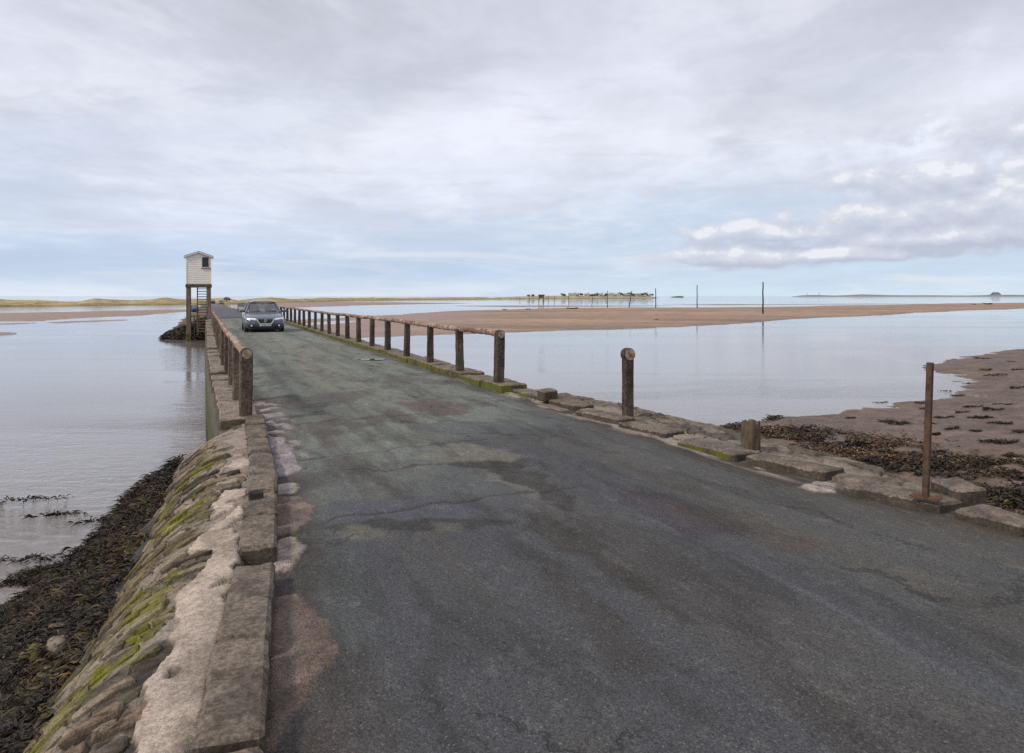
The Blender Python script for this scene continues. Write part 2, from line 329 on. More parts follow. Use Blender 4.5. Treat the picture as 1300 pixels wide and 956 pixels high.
# edges: mud, grit and old mortar
el_ = (V-L); er_ = (R-V); over = ss(.02, -.08, er_)[..., None]; col = col*(1-over)+np.array((.34, .29, .25))*over
col = mixc(col, (.062, .050, .045), ss(.55, .12, el_+(nf-.5)*.5)*.85*(1-ss(40, 60, U)))
col = mixc(col, (.066, .054, .042), ss(.50, .1, er_+(nf-.5)*.5)*.8)
for px, c, sd_ in (([(335, 960), (345, 760), (375, 755), (398, 772), (420, 800), (429, 830), (420, 852), (400, 866), (380, 900)], (.150, .112, .092), 51),
                   ([(345, 690), (370, 682), (386, 697), (380, 712), (368, 727), (345, 728)], (.38, .335, .30), 52),
                   ([(345, 632), (380, 632), (398, 648), (395, 665), (375, 682), (345, 682)], (.160, .122, .102), 53),
                   ([(345, 617), (372, 615), (381, 622), (375, 629), (345, 630)], (.36, .32, .29), 54),
                   ([(340, 557), (361, 562), (372, 580), (385, 600), (373, 605), (345, 606)], (.30, .275, .29), 55),
                   ([(1012, 620), (1035, 611), (1063, 614), (1060, 626), (1035, 627)], (.36, .32, .28), 56)):
    k = masks_poly(U, V, px, .0, sd_, .035, .012, 9); rim = np.exp(-((k-.5)/.25)**2)
    cc = np.array(c)*(0.35+1.35*fbm(U*8, V*8, sd_+9, 6, .65))[..., None]
    col = col*(1-k[..., None])+cc*k[..., None]; col = mixc(col, (.03, .027, .024), rim*.35); Z += .014*k
k = ss(.54, .58, fbm(U*3.5, V*5, 61, 4))*ss(.34, .2, np.abs(el_-.22))*ss(7.6, 8.2, U)*(1-ss(12.5, 14, U)); col = mixc(col, (.30, .26, .26), k*.9); Z += .02*k
k = ss(.40, .52, fbm(U*1.6, V*5, 62, 4))*ss(.24, .12, er_)*ss(5.5, 6.4, U)*(1-ss(14, 15.5, U)); col = mixc(col, (.33, .28, .235), k*.85); Z += .012*k
k = ss(.50, .6, fbm(U*1.1, V*5, 63, 4))*ss(.22, .1, er_)*ss(14, 15, U); col = mixc(col, (.24, .20, .165), k*.7)
# newer dark surface beyond the bridge
k = ss(62.2, 62.9, U+(V-2)*.25); col = mixc(col, (.098, .098, .118), k*.97); col = mixc(col, (.2, .19, .19), k*ss(150, 320, U)*.5)
P = np.stack([U*DX+V*DY, U*DY-V*DX, Z], -1)
def road_mat():
    m, t = M_('worn_asphalt'); a = t.n('ShaderNodeAttribute', attribute_name='Col').outputs[0]; p = t.pos()
    ln = t.n('ShaderNodeVectorMath', operation='LENGTH'); t.set(ln.inputs[0], p); fade = t.mr(ln.outputs['Value'], 5, 40, 1.0, .25)
    cell = t.voro(p, 120.0, 'F1', 1); cv = t.n('ShaderNodeSeparateColor'); t.set(cv.inputs[0], cell)      # chippings, each its own tone
    ag = t.noise(p, 70, 5, .75)
    k = t.m('ADD', .36, t.m('ADD', t.m('MULTIPLY', cv.outputs[0], .55), t.m('MULTIPLY', t.mr(ag, .30, .70), .75)))
    k = t.m('ADD', 1.0, t.m('MULTIPLY', t.m('SUBTRACT', k, 1.0), fade))
    c = t.mix(1.0, a, k, 'MULTIPLY')
    vr = t.n('ShaderNodeVectorRotate', rotation_type='Z_AXIS'); t.set(vr.inputs['Vector'], p); vr.inputs['Angle'].default_value = -TH
    patch = t.noise(t.mapv(vr.outputs[0], (1.5, .38, 1)), 1.6, 8, .68, .5)
    c = t.mix(t.mr(patch, .46, .64), c, t.mix(1.0, c, (.66, .64, .62), 'MULTIPLY'))
    blot = t.noise(t.mapv(vr.outputs[0], (1.2, .6, 1)), 8.0, 7, .7)
    c = t.mix(t.mr(blot, .52, .66), c, t.mix(1.0, c, (1.38, 1.34, 1.28), 'MULTIPLY')); c = t.mix(t.mr(t.noise(p, 26.0, 6, .7), .55, .68), c, t.mix(1.0, c, (.62, .6, .6), 'MULTIPLY'))
    wp = t.vm('ADD', t.mapv(vr.outputs[0], (1, .7, 1)), t.vm('MULTIPLY', t.noise(p, 1.4, 6, .65, 0, True), (.9, .9, 0)))
    crk = t.m('MULTIPLY', t.mr(t.voro(wp, .62, 'DISTANCE_TO_EDGE'), .014, .003), t.mr(t.noise(p, .5, 3), .50, .58))
    c = t.mix(t.m('MULTIPLY', crk, .6), c, (.022, .020, .020))
    pit = t.m('MULTIPLY', t.mr(t.noise(p, 14, 6, .75), .64, .70), t.mr(patch, .45, .6)); c = t.mix(t.m('MULTIPLY', pit, .6), c, (.028, .025, .023))
    chip = t.m('MULTIPLY', t.mr(cv.outputs[1], .965, .99), fade)
    c = t.mix(t.m('MULTIPLY', chip, .45), c, (.24, .235, .22))
    h = t.m('ADD', t.m('ADD', t.m('MULTIPLY', t.voro(p, 120.0, 'F1', 0), -1.2), t.m('MULTIPLY', ag, .6)), t.m('MULTIPLY', t.m('ADD', crk, pit), -1.5))
    b = t.n('ShaderNodeBump'); b.inputs['Distance'].default_value = .006; t.set(b.inputs['Strength'], t.m('MULTIPLY', fade, .85)); t.set(b.inputs['Height'], h)
    t.out(Base_Color=c, Roughness=.86, Specular_IOR_Level=.35, Normal=b.outputs[0]); return m
road = link('road', grid_mesh('road', P[..., 0], P[..., 1], P[..., 2], col), road_mat()); tag(road, kind='structure', label='worn single track asphalt road crossing the tidal flats', cat='road')
# puddle on the road
def blob(name, cx, cy, rx, ry, z, mat, seed, n=40, rot=0.0):
    b = bmesh.new(); vs_ = []
    for i in range(n):
        a = 2*math.pi*i/n; r = 1+.35*(float(fbm(np.array(2+math.cos(a)*1.5), np.array(2+math.sin(a)*1.5), seed, 3))-.5)*2
        x, y = math.cos(a)*rx*r, math.sin(a)*ry*r
        vs_.append(b.verts.new((x*math.cos(rot)-y*math.sin(rot), x*math.sin(rot)+y*math.cos(rot), 0)))
    b.faces.new(vs_); me = bpy.data.meshes.new(name); b.to_mesh(me); b.free(); return link(name, me, mat, None, (cx, cy, z))
MPUD, t = M_('puddle_water'); t.out(Base_Color=(.10, .10, .10), Roughness=.04, IOR=1.33, Normal=t.bump(t.noise(t.pos(), 6, 3), .05, .01))
pu, pv = Guv(470, 458); iu = int(np.argmin(abs(us-pu))); pt = W(pu, pv)
zi = Z[iu, int(np.argmin(abs(V[iu]-pv)))]
o = blob('puddle', pt.x, pt.y, .42, .13, zi+.022, MPUD, 3, 40, TH); tag(o, kind='structure')
# ================================================================== left masonry slope
us = np.concatenate([np.arange(-6, 1.5, .1), np.arange(1.5, 11.45, .014)]); sv = np.arange(-.05, 3.0, .015)
U, S = np.meshgrid(us, sv, indexing='ij')
Lk = np.interp(U, [-8, 3.5, 4.1, 5.1, 5.84, 7.5, 11.5], [-.35, -.02, .05, .16, .23, .37, .47])
prof_s = np.array([-.1, 0, .2, .4, .62, .84, 1.06, 1.3, 1.62, 2.0]); prof_z = np.array([.075, .075, .05, -.01, -.16, -.42, -.75, -1.15, -1.65, -2.2])
for _ in range(3): q1 = np.linspace(-.1, 2.0, 200); prof_zs = np.interp(q1, prof_s, prof_z)
kz = np.ones(31)/31; prof_zs = np.convolve(np.pad(prof_zs, 15, mode='edge'), kz, 'valid'); arc = np.concatenate([[0], np.cumsum(np.hypot(np.diff(q1), np.diff(prof_zs)))])-.1
So = np.interp(S, arc, q1); Zb = np.interp(S, arc, prof_zs); tx = np.gradient(np.interp(sv, arc, q1), sv); NZ = np.clip(tx, .05, 1)[None, :]; NS = np.sqrt(1-NZ**2)
Vv = Lk - So
rr = ss(9.6, 11.4, U); Zb = Zb - .55*rr**2*So - .06*rr                              # the slope rounds off towards the bridge
# pitched stones set on edge, long axis down the slope, leaning with the road
a_ = U + .12*S + (fbm(U*1.4, S*1.4, 70, 3)-.5)*.35; b_ = S + (fbm(U*1.7+5, S*1.7, 71, 3)-.5)*.25
def cells(x, y, seed):
    ix = np.floor(x); iy = np.floor(y); f1 = np.full(x.shape, 9.); f2 = np.full(x.shape, 9.); idx = np.zeros(x.shape); idy = np.zeros(x.shape)
    for i in (-1, 0, 1):
        for j in (-1, 0, 1):
            cx = ix+i; cy = iy+j; d = np.maximum(np.abs(x-cx-.5-(_h(cx, cy, seed)-.5)*.75), np.abs(y-cy-.5-(_h(cx, cy, seed+1)-.5)*.75)*.9) + .35*np.hypot(x-cx-.5-(_h(cx, cy, seed)-.5)*.75, y-cy-.5-(_h(cx, cy, seed+1)-.5)*.75)
            n1 = d < f1; f2 = np.where(n1, f1, np.minimum(f2, d)); idx = np.where(n1, cx, idx); idy = np.where(n1, cy, idy); f1 = np.where(n1, d, f1)
    return f2-f1, idx, idy
gap_, cx_, cy_ = cells(a_*7.6, b_*2.9, 72)
r1 = _h(cx_, cy_, 75); r2 = _h(cx_, cy_, 76); r3 = _h(cx_, cy_, 77)
edge = ss(.02, .15, gap_)
tilt = (r2-.5)*(a_*7.6-cx_-.5)*.05
rough = fbm(U*14, S*9, 78, 5)-.5
Hs = (rough*.03)*1.0 + edge*.004 + (fbm(U*38, S*24, 93, 4, .7)-.5)*.022
base1 = np.array((.125, .098, .072)); stone_c = mixc(np.ones(U.shape+(3,))*base1, (.20, .168, .135), ss(.45, .8, r3)); stone_c = mixc(stone_c, (.070, .062, .055), ss(.4, .1, r3))
stone_c = stone_c*(.25+1.5*fbm(U*22, S*12, 79, 6, .65))[..., None]; stone_c = mixc(stone_c, (.30, .255, .21), ss(.58, .66, fbm(U*9, S*5, 94, 5))*.55); stone_c = mixc(stone_c, (.03, .026, .022), ss(.60, .70, fbm(U*8+7, S*6, 95, 5))*.8)
stone_c = stone_c*.7; stone_c = mixc(stone_c, (.29, .24, .195), ss(.44, .56, fbm(U*2.3, S*2.3, 98, 5))*.7)
wet = ss(.55, 1.15, S+(fbm(U*3, S*3, 80, 4)-.5)*.5)
stone_c = mixc(stone_c, (.045, .036, .025), wet*.75)
mm = fbm(U*1.6, S*2.6, 81, 5)
stone_c = mixc(stone_c, (.095, .080, .028), ss(.50, .66, mm)*.5*ss(.15, .5, S))                  # olive algae
mo = ss(.60, .67, fbm(U*1.9+9, S*2.4, 82, 6))*ss(.3, .45, S)*(1-ss(1.0, 1.3, S))
stone_c = mixc(stone_c, (.19, .215, .012), mo*.35*ss(.35, .6, fbm(U*30, S*20, 96, 3)))                                                 # bright moss
sparse = ss(.61, .68, fbm(U*5, S*5, 83, 4)); stone_c = mixc(stone_c, (.30, .26, .22), sparse*.5*(1-wet))
cement = np.zeros(U.shape)
CEMENT = (([(262, 1010), (160, 1010), (196, 866), (208, 840), (222, 800), (228, 765), (243, 748), (268, 712), (232, 701), (230, 691), (262, 680), (274, 640), (286, 629), (310, 627), (306, 700), (300, 720)], 84),
                ([(318, 555), (316, 600), (285, 600), (292, 570), (270, 556), (240, 560), (252, 548), (290, 543)], 86))
for px, sd_ in CEMENT:
    poly = [Guv(x, y, .03) for x, y in px]
    cement = np.maximum(cement, ss(-.012, .012, sdf(U, Vv, poly)+(fbm(U*6, S*6, sd_, 5)-.5)*.13))
hole = ss(.60, .64, fbm(U*3.2, S*5, 88, 3)); cement *= 1-hole*.9
cem_c = np.array((.43, .355, .295))*(.6+.75*fbm(U*4, S*4, 89, 7, .65))[..., None]; cem_c = mixc(cem_c, (.17, .135, .105), ss(.56, .70, fbm(U*2.2, S*3, 97, 6))*.6)
far_c = ss(8.0, 8.8, U)[..., None]; cem_c = cem_c*(1-far_c)+far_c*np.array((.27, .225, .19))*(.7+.6*fbm(U*6, S*6, 90, 5))[..., None]
cw_ = cement[..., None]; colm = stone_c*(1-cw_)+cem_c*cw_
colm = mixc(colm, (.05, .042, .035), np.exp(-((cement-.5)/.2)**2)*.45)
Hs = Hs*(1-cement) + cement*(.030+.016*(fbm(U*3, S*3, 91, 5)-.5))
band = ss(-.05, -.01, S); Zs = Zb + Hs*band*NZ - (1-band)*.03
nS = NS*band
P = np.stack([U*DX+(Vv-Hs*nS)*DY, U*DY-(Vv-Hs*nS)*DX, Zs], -1)
def slope_pt(u, s_, h):
    lk_ = np.interp(u, [-8, 3.5, 4.1, 5.1, 5.84, 7.5, 11.5], [-.35, -.02, .05, .16, .23, .37, .47]); so_ = np.interp(s_, arc, q1); zb = np.interp(s_, arc, prof_zs)
    nz_ = np.clip(np.interp(s_, sv, tx), .05, 1); ns2 = np.sqrt(1-nz_**2); e = ss(9.6, 11.4, u); zb = zb-.55*e**2*so_-.06*e; v = lk_-so_-h*ns2
    return np.stack([u*DX+v*DY, u*DY-v*DX, zb+h*nz_], -1)
rs = np.random.RandomState(11); SU, SS, SA, SL, SH = [], [], [], [], []
uu = -1.0
while uu < 11.3:
    w_ = rs.uniform(.075, .165); s0 = rs.uniform(-.02, .12)
    while s0 < 1.75:
        l_ = rs.uniform(.10, .34); SU.append(uu+w_/2+rs.uniform(-.012, .012)); SS.append(s0+l_/2); SA.append(w_*rs.uniform(.80, 1.0)); SL.append(l_*rs.uniform(.86, .98)); s0 += l_
    uu += w_*.97
SU, SS, SA, SL = map(np.array, (SU, SS, SA, SL)); SU = SU - .12*(SS-.4) + (fbm(SU*1.2, SS*1.5, 110, 3)-.5)*.22
so_ = np.interp(SS, arc, q1); lk_ = np.interp(SU, [-8, 3.5, 4.1, 5.1, 5.84, 7.5, 11.5], [-.35, -.02, .05, .16, .23, .37, .47]); cem_s = np.full(len(SU), -9.0)
for px, sd_ in CEMENT:
    cem_s = np.maximum(cem_s, sdf(SU, lk_-so_, [Guv(x, y, .03) for x, y in px]) + (fbm(SU*6, SS*6, sd_, 4)-.5)*.12)
k = (cem_s < -.015) & (rs.rand(len(SU)) > .05) & (SU < 11.35); SU, SS, SA, SL = SU[k], SS[k], SA[k], SL[k]; n = len(SU); m_ = 12
ang = np.linspace(0, 2*math.pi, m_, endpoint=False)[None, :]+rs.uniform(-.12, .12, (n, m_)); ex = np.sign(np.cos(ang))*np.abs(np.cos(ang))**.24; ey = np.sign(np.sin(ang))*np.abs(np.sin(ang))**.24
ox = ex*rs.uniform(.80, 1.05, (n, m_))*SA[:, None]/2; oy = ey*rs.uniform(.84, 1.04, (n, m_))*SL[:, None]/2; rot = rs.normal(0, .15, n)[:, None]; ox, oy = ox*np.cos(rot)-oy*np.sin(rot), ox*np.sin(rot)+oy*np.cos(rot)
hh = rs.uniform(.008, .028, n)+(rs.rand(n) < .05)*.025; ta, tb = rs.normal(0, .10, n)[:, None], rs.normal(0, .03, n)[:, None]; rings = []
for f_, dz_ in ((1.0, -.09), (1.0, -.010), (.93, -.001), (.50, .002)):
    h_ = hh[:, None]+dz_+(ta*ox+tb*oy)*f_+(rs.uniform(-.008, .008, (n, m_)) if dz_ > -.05 else 0); rings.append(slope_pt(SU[:, None]+ox*f_, np.clip(SS[:, None]+oy*f_, -.02, 2.5), h_))
rings.append(np.repeat(slope_pt(SU, SS, hh+.004+rs.uniform(-.01, .01, n))[:, None], m_, 1)); V5 = np.stack(rings, 1); I = np.arange(n*5*m_).reshape(n, 5, m_); I2 = np.roll(I, -1, 2)
Q = np.stack([I[:, :-1], I2[:, :-1], I2[:, 1:], I[:, 1:]], -1).reshape(-1, 4)
pal = np.array([(.15, .115, .082), (.105, .082, .062), (.075, .062, .052), (.21, .165, .12), (.26, .215, .165), (.125, .105, .088), (.055, .046, .040), (.17, .125, .092)]); ci = pal[rs.randint(0, 8, n)]
uu_ = SU[:, None, None]+np.stack([ox, ox, ox*.93, ox*.50, ox*0], 1); ss_ = SS[:, None, None]+np.stack([oy, oy, oy*.93, oy*.50, oy*0], 1)
cs = np.repeat(np.repeat(ci[:, None, None], 5, 1), m_, 2)*(.15+1.7*fbm(uu_*18, ss_*13, 111, 6, .7))[..., None]; cs[:, 0] *= .25
al = ss(.50, .64, fbm(uu_*1.6, ss_*2.6, 81, 5))*ss(.15, .5, ss_)*.45; cs = mixc(cs, (.115, .098, .024), al); mo_ = ss(.60, .68, fbm(uu_*1.9+9, ss_*2.2, 82, 6)+.02+.13*(rs.rand(n)[:, None, None]-.5))*ss(.32, .5, fbm(uu_*26, ss_*22, 96, 3))*ss(.22, .4, ss_)*(1-ss(1.1, 1.5, ss_)); cs = mixc(cs, (.165, .165, .014), mo_*.8)
wt = ss(.75, 1.25, ss_+(fbm(uu_*3, ss_*3, 80, 4)-.5)*.5); cs = mixc(cs, (.040, .032, .020), wt*.8); cs = mixc(cs, (.33, .28, .225), ss(.60, .70, fbm(uu_*5, ss_*5, 83, 5))*.6*(1-wt))
stones_data = (V5.reshape(-1, 3), Q, cs.reshape(-1, 3))
MMAS = m_attr('mossy_masonry', .92, 120, .22, 70, .8, .012, .2, 30, .25)
wall_ = empty('sloping_wall', W(6, 0, 0)); inv = -np.array(W(6, 0, 0)[:])
def shift(V_): return np.asarray(V_, float).reshape(-1, 3)+inv
n_, m2 = U.shape; I = np.arange(n_*m2).reshape(n_, m2); Qw = np.stack([I[:-1, :-1], I[:-1, 1:], I[1:, 1:], I[1:, :-1]], -1).reshape(-1, 4)
link('mortar_bed', mesh_np('mortar_bed', shift(P), Qw, colm), MMAS, wall_); link('pitched_stones', mesh_np('pitched_stones', shift(stones_data[0]), stones_data[1], stones_data[2], False), MMAS, wall_); o = wall_
tag(o, 'rough pitched stone slope with pale cement smears and yellow green moss falling from the road edge to the seaweed', 'stone wall')
# ================================================================== right stone apron
us = np.arange(-4, 15.5, .02); sv = np.arange(-.06, 3.2, .02); U, S = np.meshgrid(us, sv, indexing='ij')
Rk = np.interp(U, [-8, 3.5, 5, 5.8, 7.7, 9.5, 13.2, 16], [5.98, 5.68, 5.53, 5.45, 5.25, 5.19, 5.12, 5.12])
flat = np.interp(U, [-4, 5, 6, 8, 11, 13, 14.5, 15.5], [.3, .35, .75, 1.05, .95, .5, .12, .05])
dn = np.maximum(S-flat, 0); Zb = .035-.07*np.minimum(S, flat) - np.minimum(dn*1.0, .35)*.55 - np.maximum(dn-.35, 0)*1.35
Zb -= .06*ss(6.3, 4.6, U)
a_ = U + (fbm(U*1.3, S*1.3, 100, 3)-.5)*.4; b_ = S - .25*U + (fbm(U*1.5+5, S*1.5, 101, 3)-.5)*.3
gap_, cx_, cy_ = cells(a_*2.2, b_*4.5, 102); r1 = _h(cx_, cy_, 103); r3 = _h(cx_, cy_, 104)
Hs = ss(.02, .14, gap_)*.035+(r1-.5)*.022+(fbm(U*9, S*9, 105, 6, .6)-.5)*.035
cc = mixc(np.ones(U.shape+(3,))*np.array((.13, .108, .085)), (.22, .185, .145), ss(.4, .8, r3))*(.15+1.25*fbm(U*13, S*13, 106, 6, .65))[..., None]
cc = mixc(cc, (.025, .021, .018), (1-ss(0, .12, gap_))*.8)
ce = ss(-.05, .05, (.42-S)+(fbm(U*2.2, S*2.2, 107, 5)-.5)*.9)*ss(5.2, 6, U)
cc = mixc(cc, (.30, .25, .205), ce*.7*ss(.3, .55, fbm(U*3, S*3, 108, 4))); cc = mixc(cc, (.04, .034, .026), ss(.3, .9, dn)*.7)
Hs = Hs*(1-.6*ce); Zs = Zb+Hs*ss(0, .1, S)-.25*(S < -.03); Vv = Rk+S
P = np.stack([U*DX+Vv*DY, U*DY-Vv*DX, Zs], -1)
o = link('stone_apron', grid_mesh('stone_apron', P[..., 0], P[..., 1], P[..., 2], cc), MMAS)
tag(o, 'ragged cobbled stone shoulder behind the kerb, dropping from the road to the water and sand', 'stone apron')
# ================================================================== bridge body and far embankment
MCON = m_simple('weathered_concrete', (.17, .145, .115), .9, .3, 3.0, .5, 30, .01, col2=(.075, .062, .048), world=True)
def side_mat():
    m, t = M_('tide_stained_concrete'); p = t.pos(); z = t.sep(p)[2]; n = t.noise(p, 3, 6, .65)
    c = t.mix(t.mr(n, .35, .65), (.07, .06, .045), (.16, .135, .105))
    c = t.mix(t.mr(t.m('ADD', z, t.m('MULTIPLY', t.m('SUBTRACT', n, .5), .6)), -.2, -.75), c, (.06, .075, .015))
    c = t.mix(t.mr(z, -1.0, -1.4), c, (.02, .018, .013))
    t.out(Base_Color=c, Roughness=.8, Normal=t.bump(t.noise(p, 25, 6, .7), .6, .02)); return m
b = B(); st = list(np.arange(10.6, 64.3, 1.0)); vt = []
for u in st:
    l = float(np.interp(u, [10, 12, 20, 45, 66], [.16, .14, .02, -.02, -.05])); r = 5.26
    vt.append([b.bm.verts.new(W(u, l, -.06)), b.bm.verts.new(W(u, l-.04, -2.3)), b.bm.verts.new(W(u, r+.04, -2.3)), b.bm.verts.new(W(u, r, -.06))])
for i in range(len(vt)-1):
    for j in range(4): b.bm.faces.new((vt[i][j], vt[i+1][j], vt[i+1][(j+1) % 4], vt[i][(j+1) % 4]))
b.bm.faces.new(vt[0]); b.bm.faces.new(vt[-1][::-1])
o = b.build('bridge_deck', side_mat()); tag(o, 'long concrete bridge deck under the road, its sides green with algae above the water', 'bridge')
# embankment beyond the bridge
us = np.concatenate([np.arange(60.5, 90, .35), np.arange(90, 345, 3.0)]); tv = np.linspace(-1, 1, 121)
U, T = np.meshgrid(us, tv, indexing='ij'); L, R = road_edges(U)
rz = road_z(U); half = (R-L)/2; mid = (R+L)/2; wslope = 3.9*ss(60.3, 66.5, U)+.1
wslope = np.where(T > 0, wslope*.9, wslope)
V = mid + T*(half+wslope+.3); d = np.maximum(np.abs(V-mid)-half-.15, 0)/wslope
Z = lerp(rz-.03, -1.9, np.clip(d, 0, 1)**.85) + (fbm(U*.6, V*1.2, 120, 5)-.5)*.5*ss(.02, .3, d)
Z -= 2.2*(1-ss(62.2, 66.2, U+(fbm(U*.5, V*.9, 121, 3)-.5)*1.5))*ss(.0, .12, d)
cc = np.ones(U.shape+(3,))*np.array((.060, .048, .035)); q = fbm(U*.9, V*1.6, 122, 5)
cc = mixc(cc, (.16, .12, .09), ss(.5, .65, q)*.6); cc = mixc(cc, (.17, .115, .085), ss(72, 100, U)*.75); cc = mixc(cc, (.030, .024, .017), ss(-.9, -1.35, Z)*.85*(1-ss(75, 110, U)))
cc = mixc(cc, (.07, .065, .02), ss(.55, .7, fbm(U*1.4, V*1.4, 123, 4))*.6)
Z = np.where((d <= 0) & (U > 62.5), rz-.06, Z); Z = np.where((d <= 0) & (U <= 62.5), -2., Z)
P = np.stack([U*DX+V*DY, U*DY-V*DX, Z], -1)
o = link('embankment', grid_mesh('embankment', P[..., 0], P[..., 1], P[..., 2], cc), m_attr('weedy_rubble', .9, 3, .3, 5, .9, .12, .3, .8, .3)); tag(o, kind='structure')
# ================================================================== water and sand
b = B(); r_ = 25000
b.face([(-r_, -200, ZW), (r_, -200, ZW), (r_, r_*1.6, ZW), (-r_, r_*1.6, ZW)]); o = b.build('water', MW); tag(o, kind='structure')
BARS = [  # outlines of the sand bars as seen at water level, height, slope
 ([(-60, 397.5), (0, 397.5), (90, 396), (190, 393.8), (232, 393), (275, 391.5), (275, 394.5), (232, 395.6), (185, 400.5), (95, 404), (50, 407.5), (-60, 408.5)], .35, .03),
 ([(60, 409.3), (100, 407.6), (155, 406), (165, 406.5), (130, 408.2), (80, 410.3), (62, 410.6)], .2, .03),
 ([(-60, 411.6), (0, 410.8), (58, 409.4), (40, 410.9), (-60, 413.5)], .2, .03),
 ([(-40, 422), (0, 422.3), (7, 424), (0, 426), (-40, 427)], .2, .04),
 ([(1330, 384), (1200, 385.4), (1100, 387.3), (1000, 389.3), (900, 390.6), (800, 390.5), (700, 391), (640, 392.6), (580, 395), (530, 398), (470, 400.6), (440, 402.5), (395, 405), (330, 408), (340, 414), (385, 420), (410, 425), (446, 429.5), (480, 428), (560, 425), (640, 421.8), (760, 418.5), (860, 415.5), (960, 409.5), (1060, 403), (1160, 397.5), (1250, 393.8), (1330, 391)], .55, .022),
 ([(300, 384.6), (352, 384.4), (420, 383.6), (520, 384), (600, 385.2), (520, 386.6), (440, 388.3), (380, 390.5), (300, 394)], .35, .02),
 ([(560, 388.4), (640, 387.9), (760, 388.2), (900, 387.8), (760, 389.2), (640, 389.6)], .25, .02),
 ([(830, 386.9), (930, 386.3), (1060, 385.9), (1180, 385.4), (1060, 386.5), (940, 387.2)], .25, .02)]
POOLS = [[(525, 405.6), (552, 404.9), (550, 406.3), (528, 406.9)], [(408, 405.5), (440, 403.6), (446, 405), (420, 407.6), (405, 408.4)]]
BANK = [Guv(905, 548, ZW)] + [Guv(x, y, ZW) for x, y in [(930, 543), (985, 527), (1050, 520), (1120, 507), (1180, 503), (1222, 492), (1218, 487), (1190, 487), (1193, 483), (1212, 480), (1205, 476), (1176, 474), (1163, 464), (1205, 455), (1240, 449), (1300, 442), (1420, 434)]]
BANK = [(-(0)+p[0], p[1]) for p in BANK]
BANKXY = [tuple(W(u, v)[:2]) for u, v in BANK] + [(75, 62), (80, -25), (3, -25), (7.0, 2.0)] + [tuple(W(u, v)[:2]) for u, v in ((4, 6.6), (8, 6.9), (11.5, 6.8), (14.5, 8.2))]
def bank_sd(X, Y): return sdf(X, Y, BANKXY)
def bank_z(X, Y, sd=None):
    X = np.asarray(X, float); Y = np.asarray(Y, float); s = bank_sd(X, Y) if sd is None else sd
    s2 = s + (fbm(X*.35, Y*.35, 130, 4)-.5)*1.6*ss(6, 20, np.hypot(X, Y)) ; s2 = s2*np.where(s2 > 0, 1, 1.5)
    z = ZW - .015 + np.where(s2 > 0, .06*s2, .09*s2); z = np.minimum(z, -.62+.0*X+.10*(fbm(X*.2, Y*.2, 131, 3)-.5)); z = np.maximum(z, -2.4)
    a = ss(-.2, 1.0, s2)
    z = z + a*((fbm(X*.9, Y*1.1, 132, 5)-.5)*.16 + (fbm(X*4.2, Y*4.2, 133, 5, .6)-.5)*.075)
    px, py = PUD; e = ((X-px)/1.25)**2+((Y-py)/.45)**2
    return z - .09*np.exp(-e**2)
PUD = G(1232, 602, -.7)
def cast_bank(x, y):
    z = -.8
    for _ in range(12): X, Y = G(x, y, z); z = .5*z+.5*float(bank_z(np.array(X), np.array(Y)))
    X, Y = G(x, y, z); return X, Y, float(bank_z(np.array(X), np.array(Y)))
xs = np.concatenate([np.arange(1.5, 22, .075), np.arange(22, 62, .3)]); ys = np.concatenate([np.arange(-20, 4, .6), np.arange(4, 32, .075), np.arange(32, 66, .35)])
X, Y = np.meshgrid(xs, ys, indexing='ij'); sd_ = bank_sd(X, Y); Z = bank_z(X, Y, sd_)
wetn = ss(.9, .05, Z-ZW); q = fbm(X*.7, Y*.7, 134, 5)
cc = mixc(np.ones(X.shape+(3,))*np.array((.140, .094, .065)), (.195, .135, .096), ss(.42, .65, q)*.6)
cc = mixc(cc, (.15, .115, .10), wetn*.6); cc = mixc(cc, (.10, .078, .066), ss(.5, .68, fbm(X*1.9, Y*2.6, 135, 5))*.5)
o = link('sand_bank', grid_mesh('sand_bank', X, Y, Z, cc, mask=sd_ > -6), MBANK); tag(o, kind='structure')
X0, Y0 = PUD; o = blob('puddle', X0, Y0, 1.15, .36, float(bank_z(np.array(X0), np.array(Y0)))+.085, MPUD, 8); tag(o, kind='structure')
# the wide flats
az_ = np.radians(np.arange(-52, 52, .12)); lg = np.exp(np.linspace(math.log(14), math.log(1400), 560))
A, Dd = np.meshgrid(az_, lg, indexing='ij'); X = Dd*np.tan(A); Y = Dd*np.ones_like(A)
Z = np.full(X.shape, -2.3)
wob = (fbm(X*.05, Y*.05, 140, 5)-.5)
for px, hm, sl in BARS:
    poly = [G(x, y, ZW) for x, y in px]
    xs_ = [p[0] for p in poly]; ys_ = [p[1] for p in poly]; k = (X > min(xs_)-25) & (X < max(xs_)+25) & (Y > min(ys_)-25) & (Y < max(ys_)+25)
    s = sdf(X[k], Y[k], poly)+wob[k]*5*np.clip(Y[k]/120, .3, 2.5); z = ZW + np.where(s > 0, hm*(1-np.exp(-s*sl/hm)), s*.06)
    Z[k] = np.maximum(Z[k], z)
for px in POOLS:
    poly = [G(x, y, ZW+.35) for x, y in px]; k = (abs(X) < 60) & (Y > 70) & (Y < 200); s = sdf(X[k], Y[k], poly)
    Z[k] -= .6*ss(-2.5, 1.2, s)
rid = (fbm(X*.25, Y*.8, 141, 5)-.5); Z += np.where(Z > ZW, rid*.10, 0)
q = fbm(X*.03, Y*.08, 142, 5); q2 = fbm(X*.3, Y*.9, 143, 4); h = Z-ZW
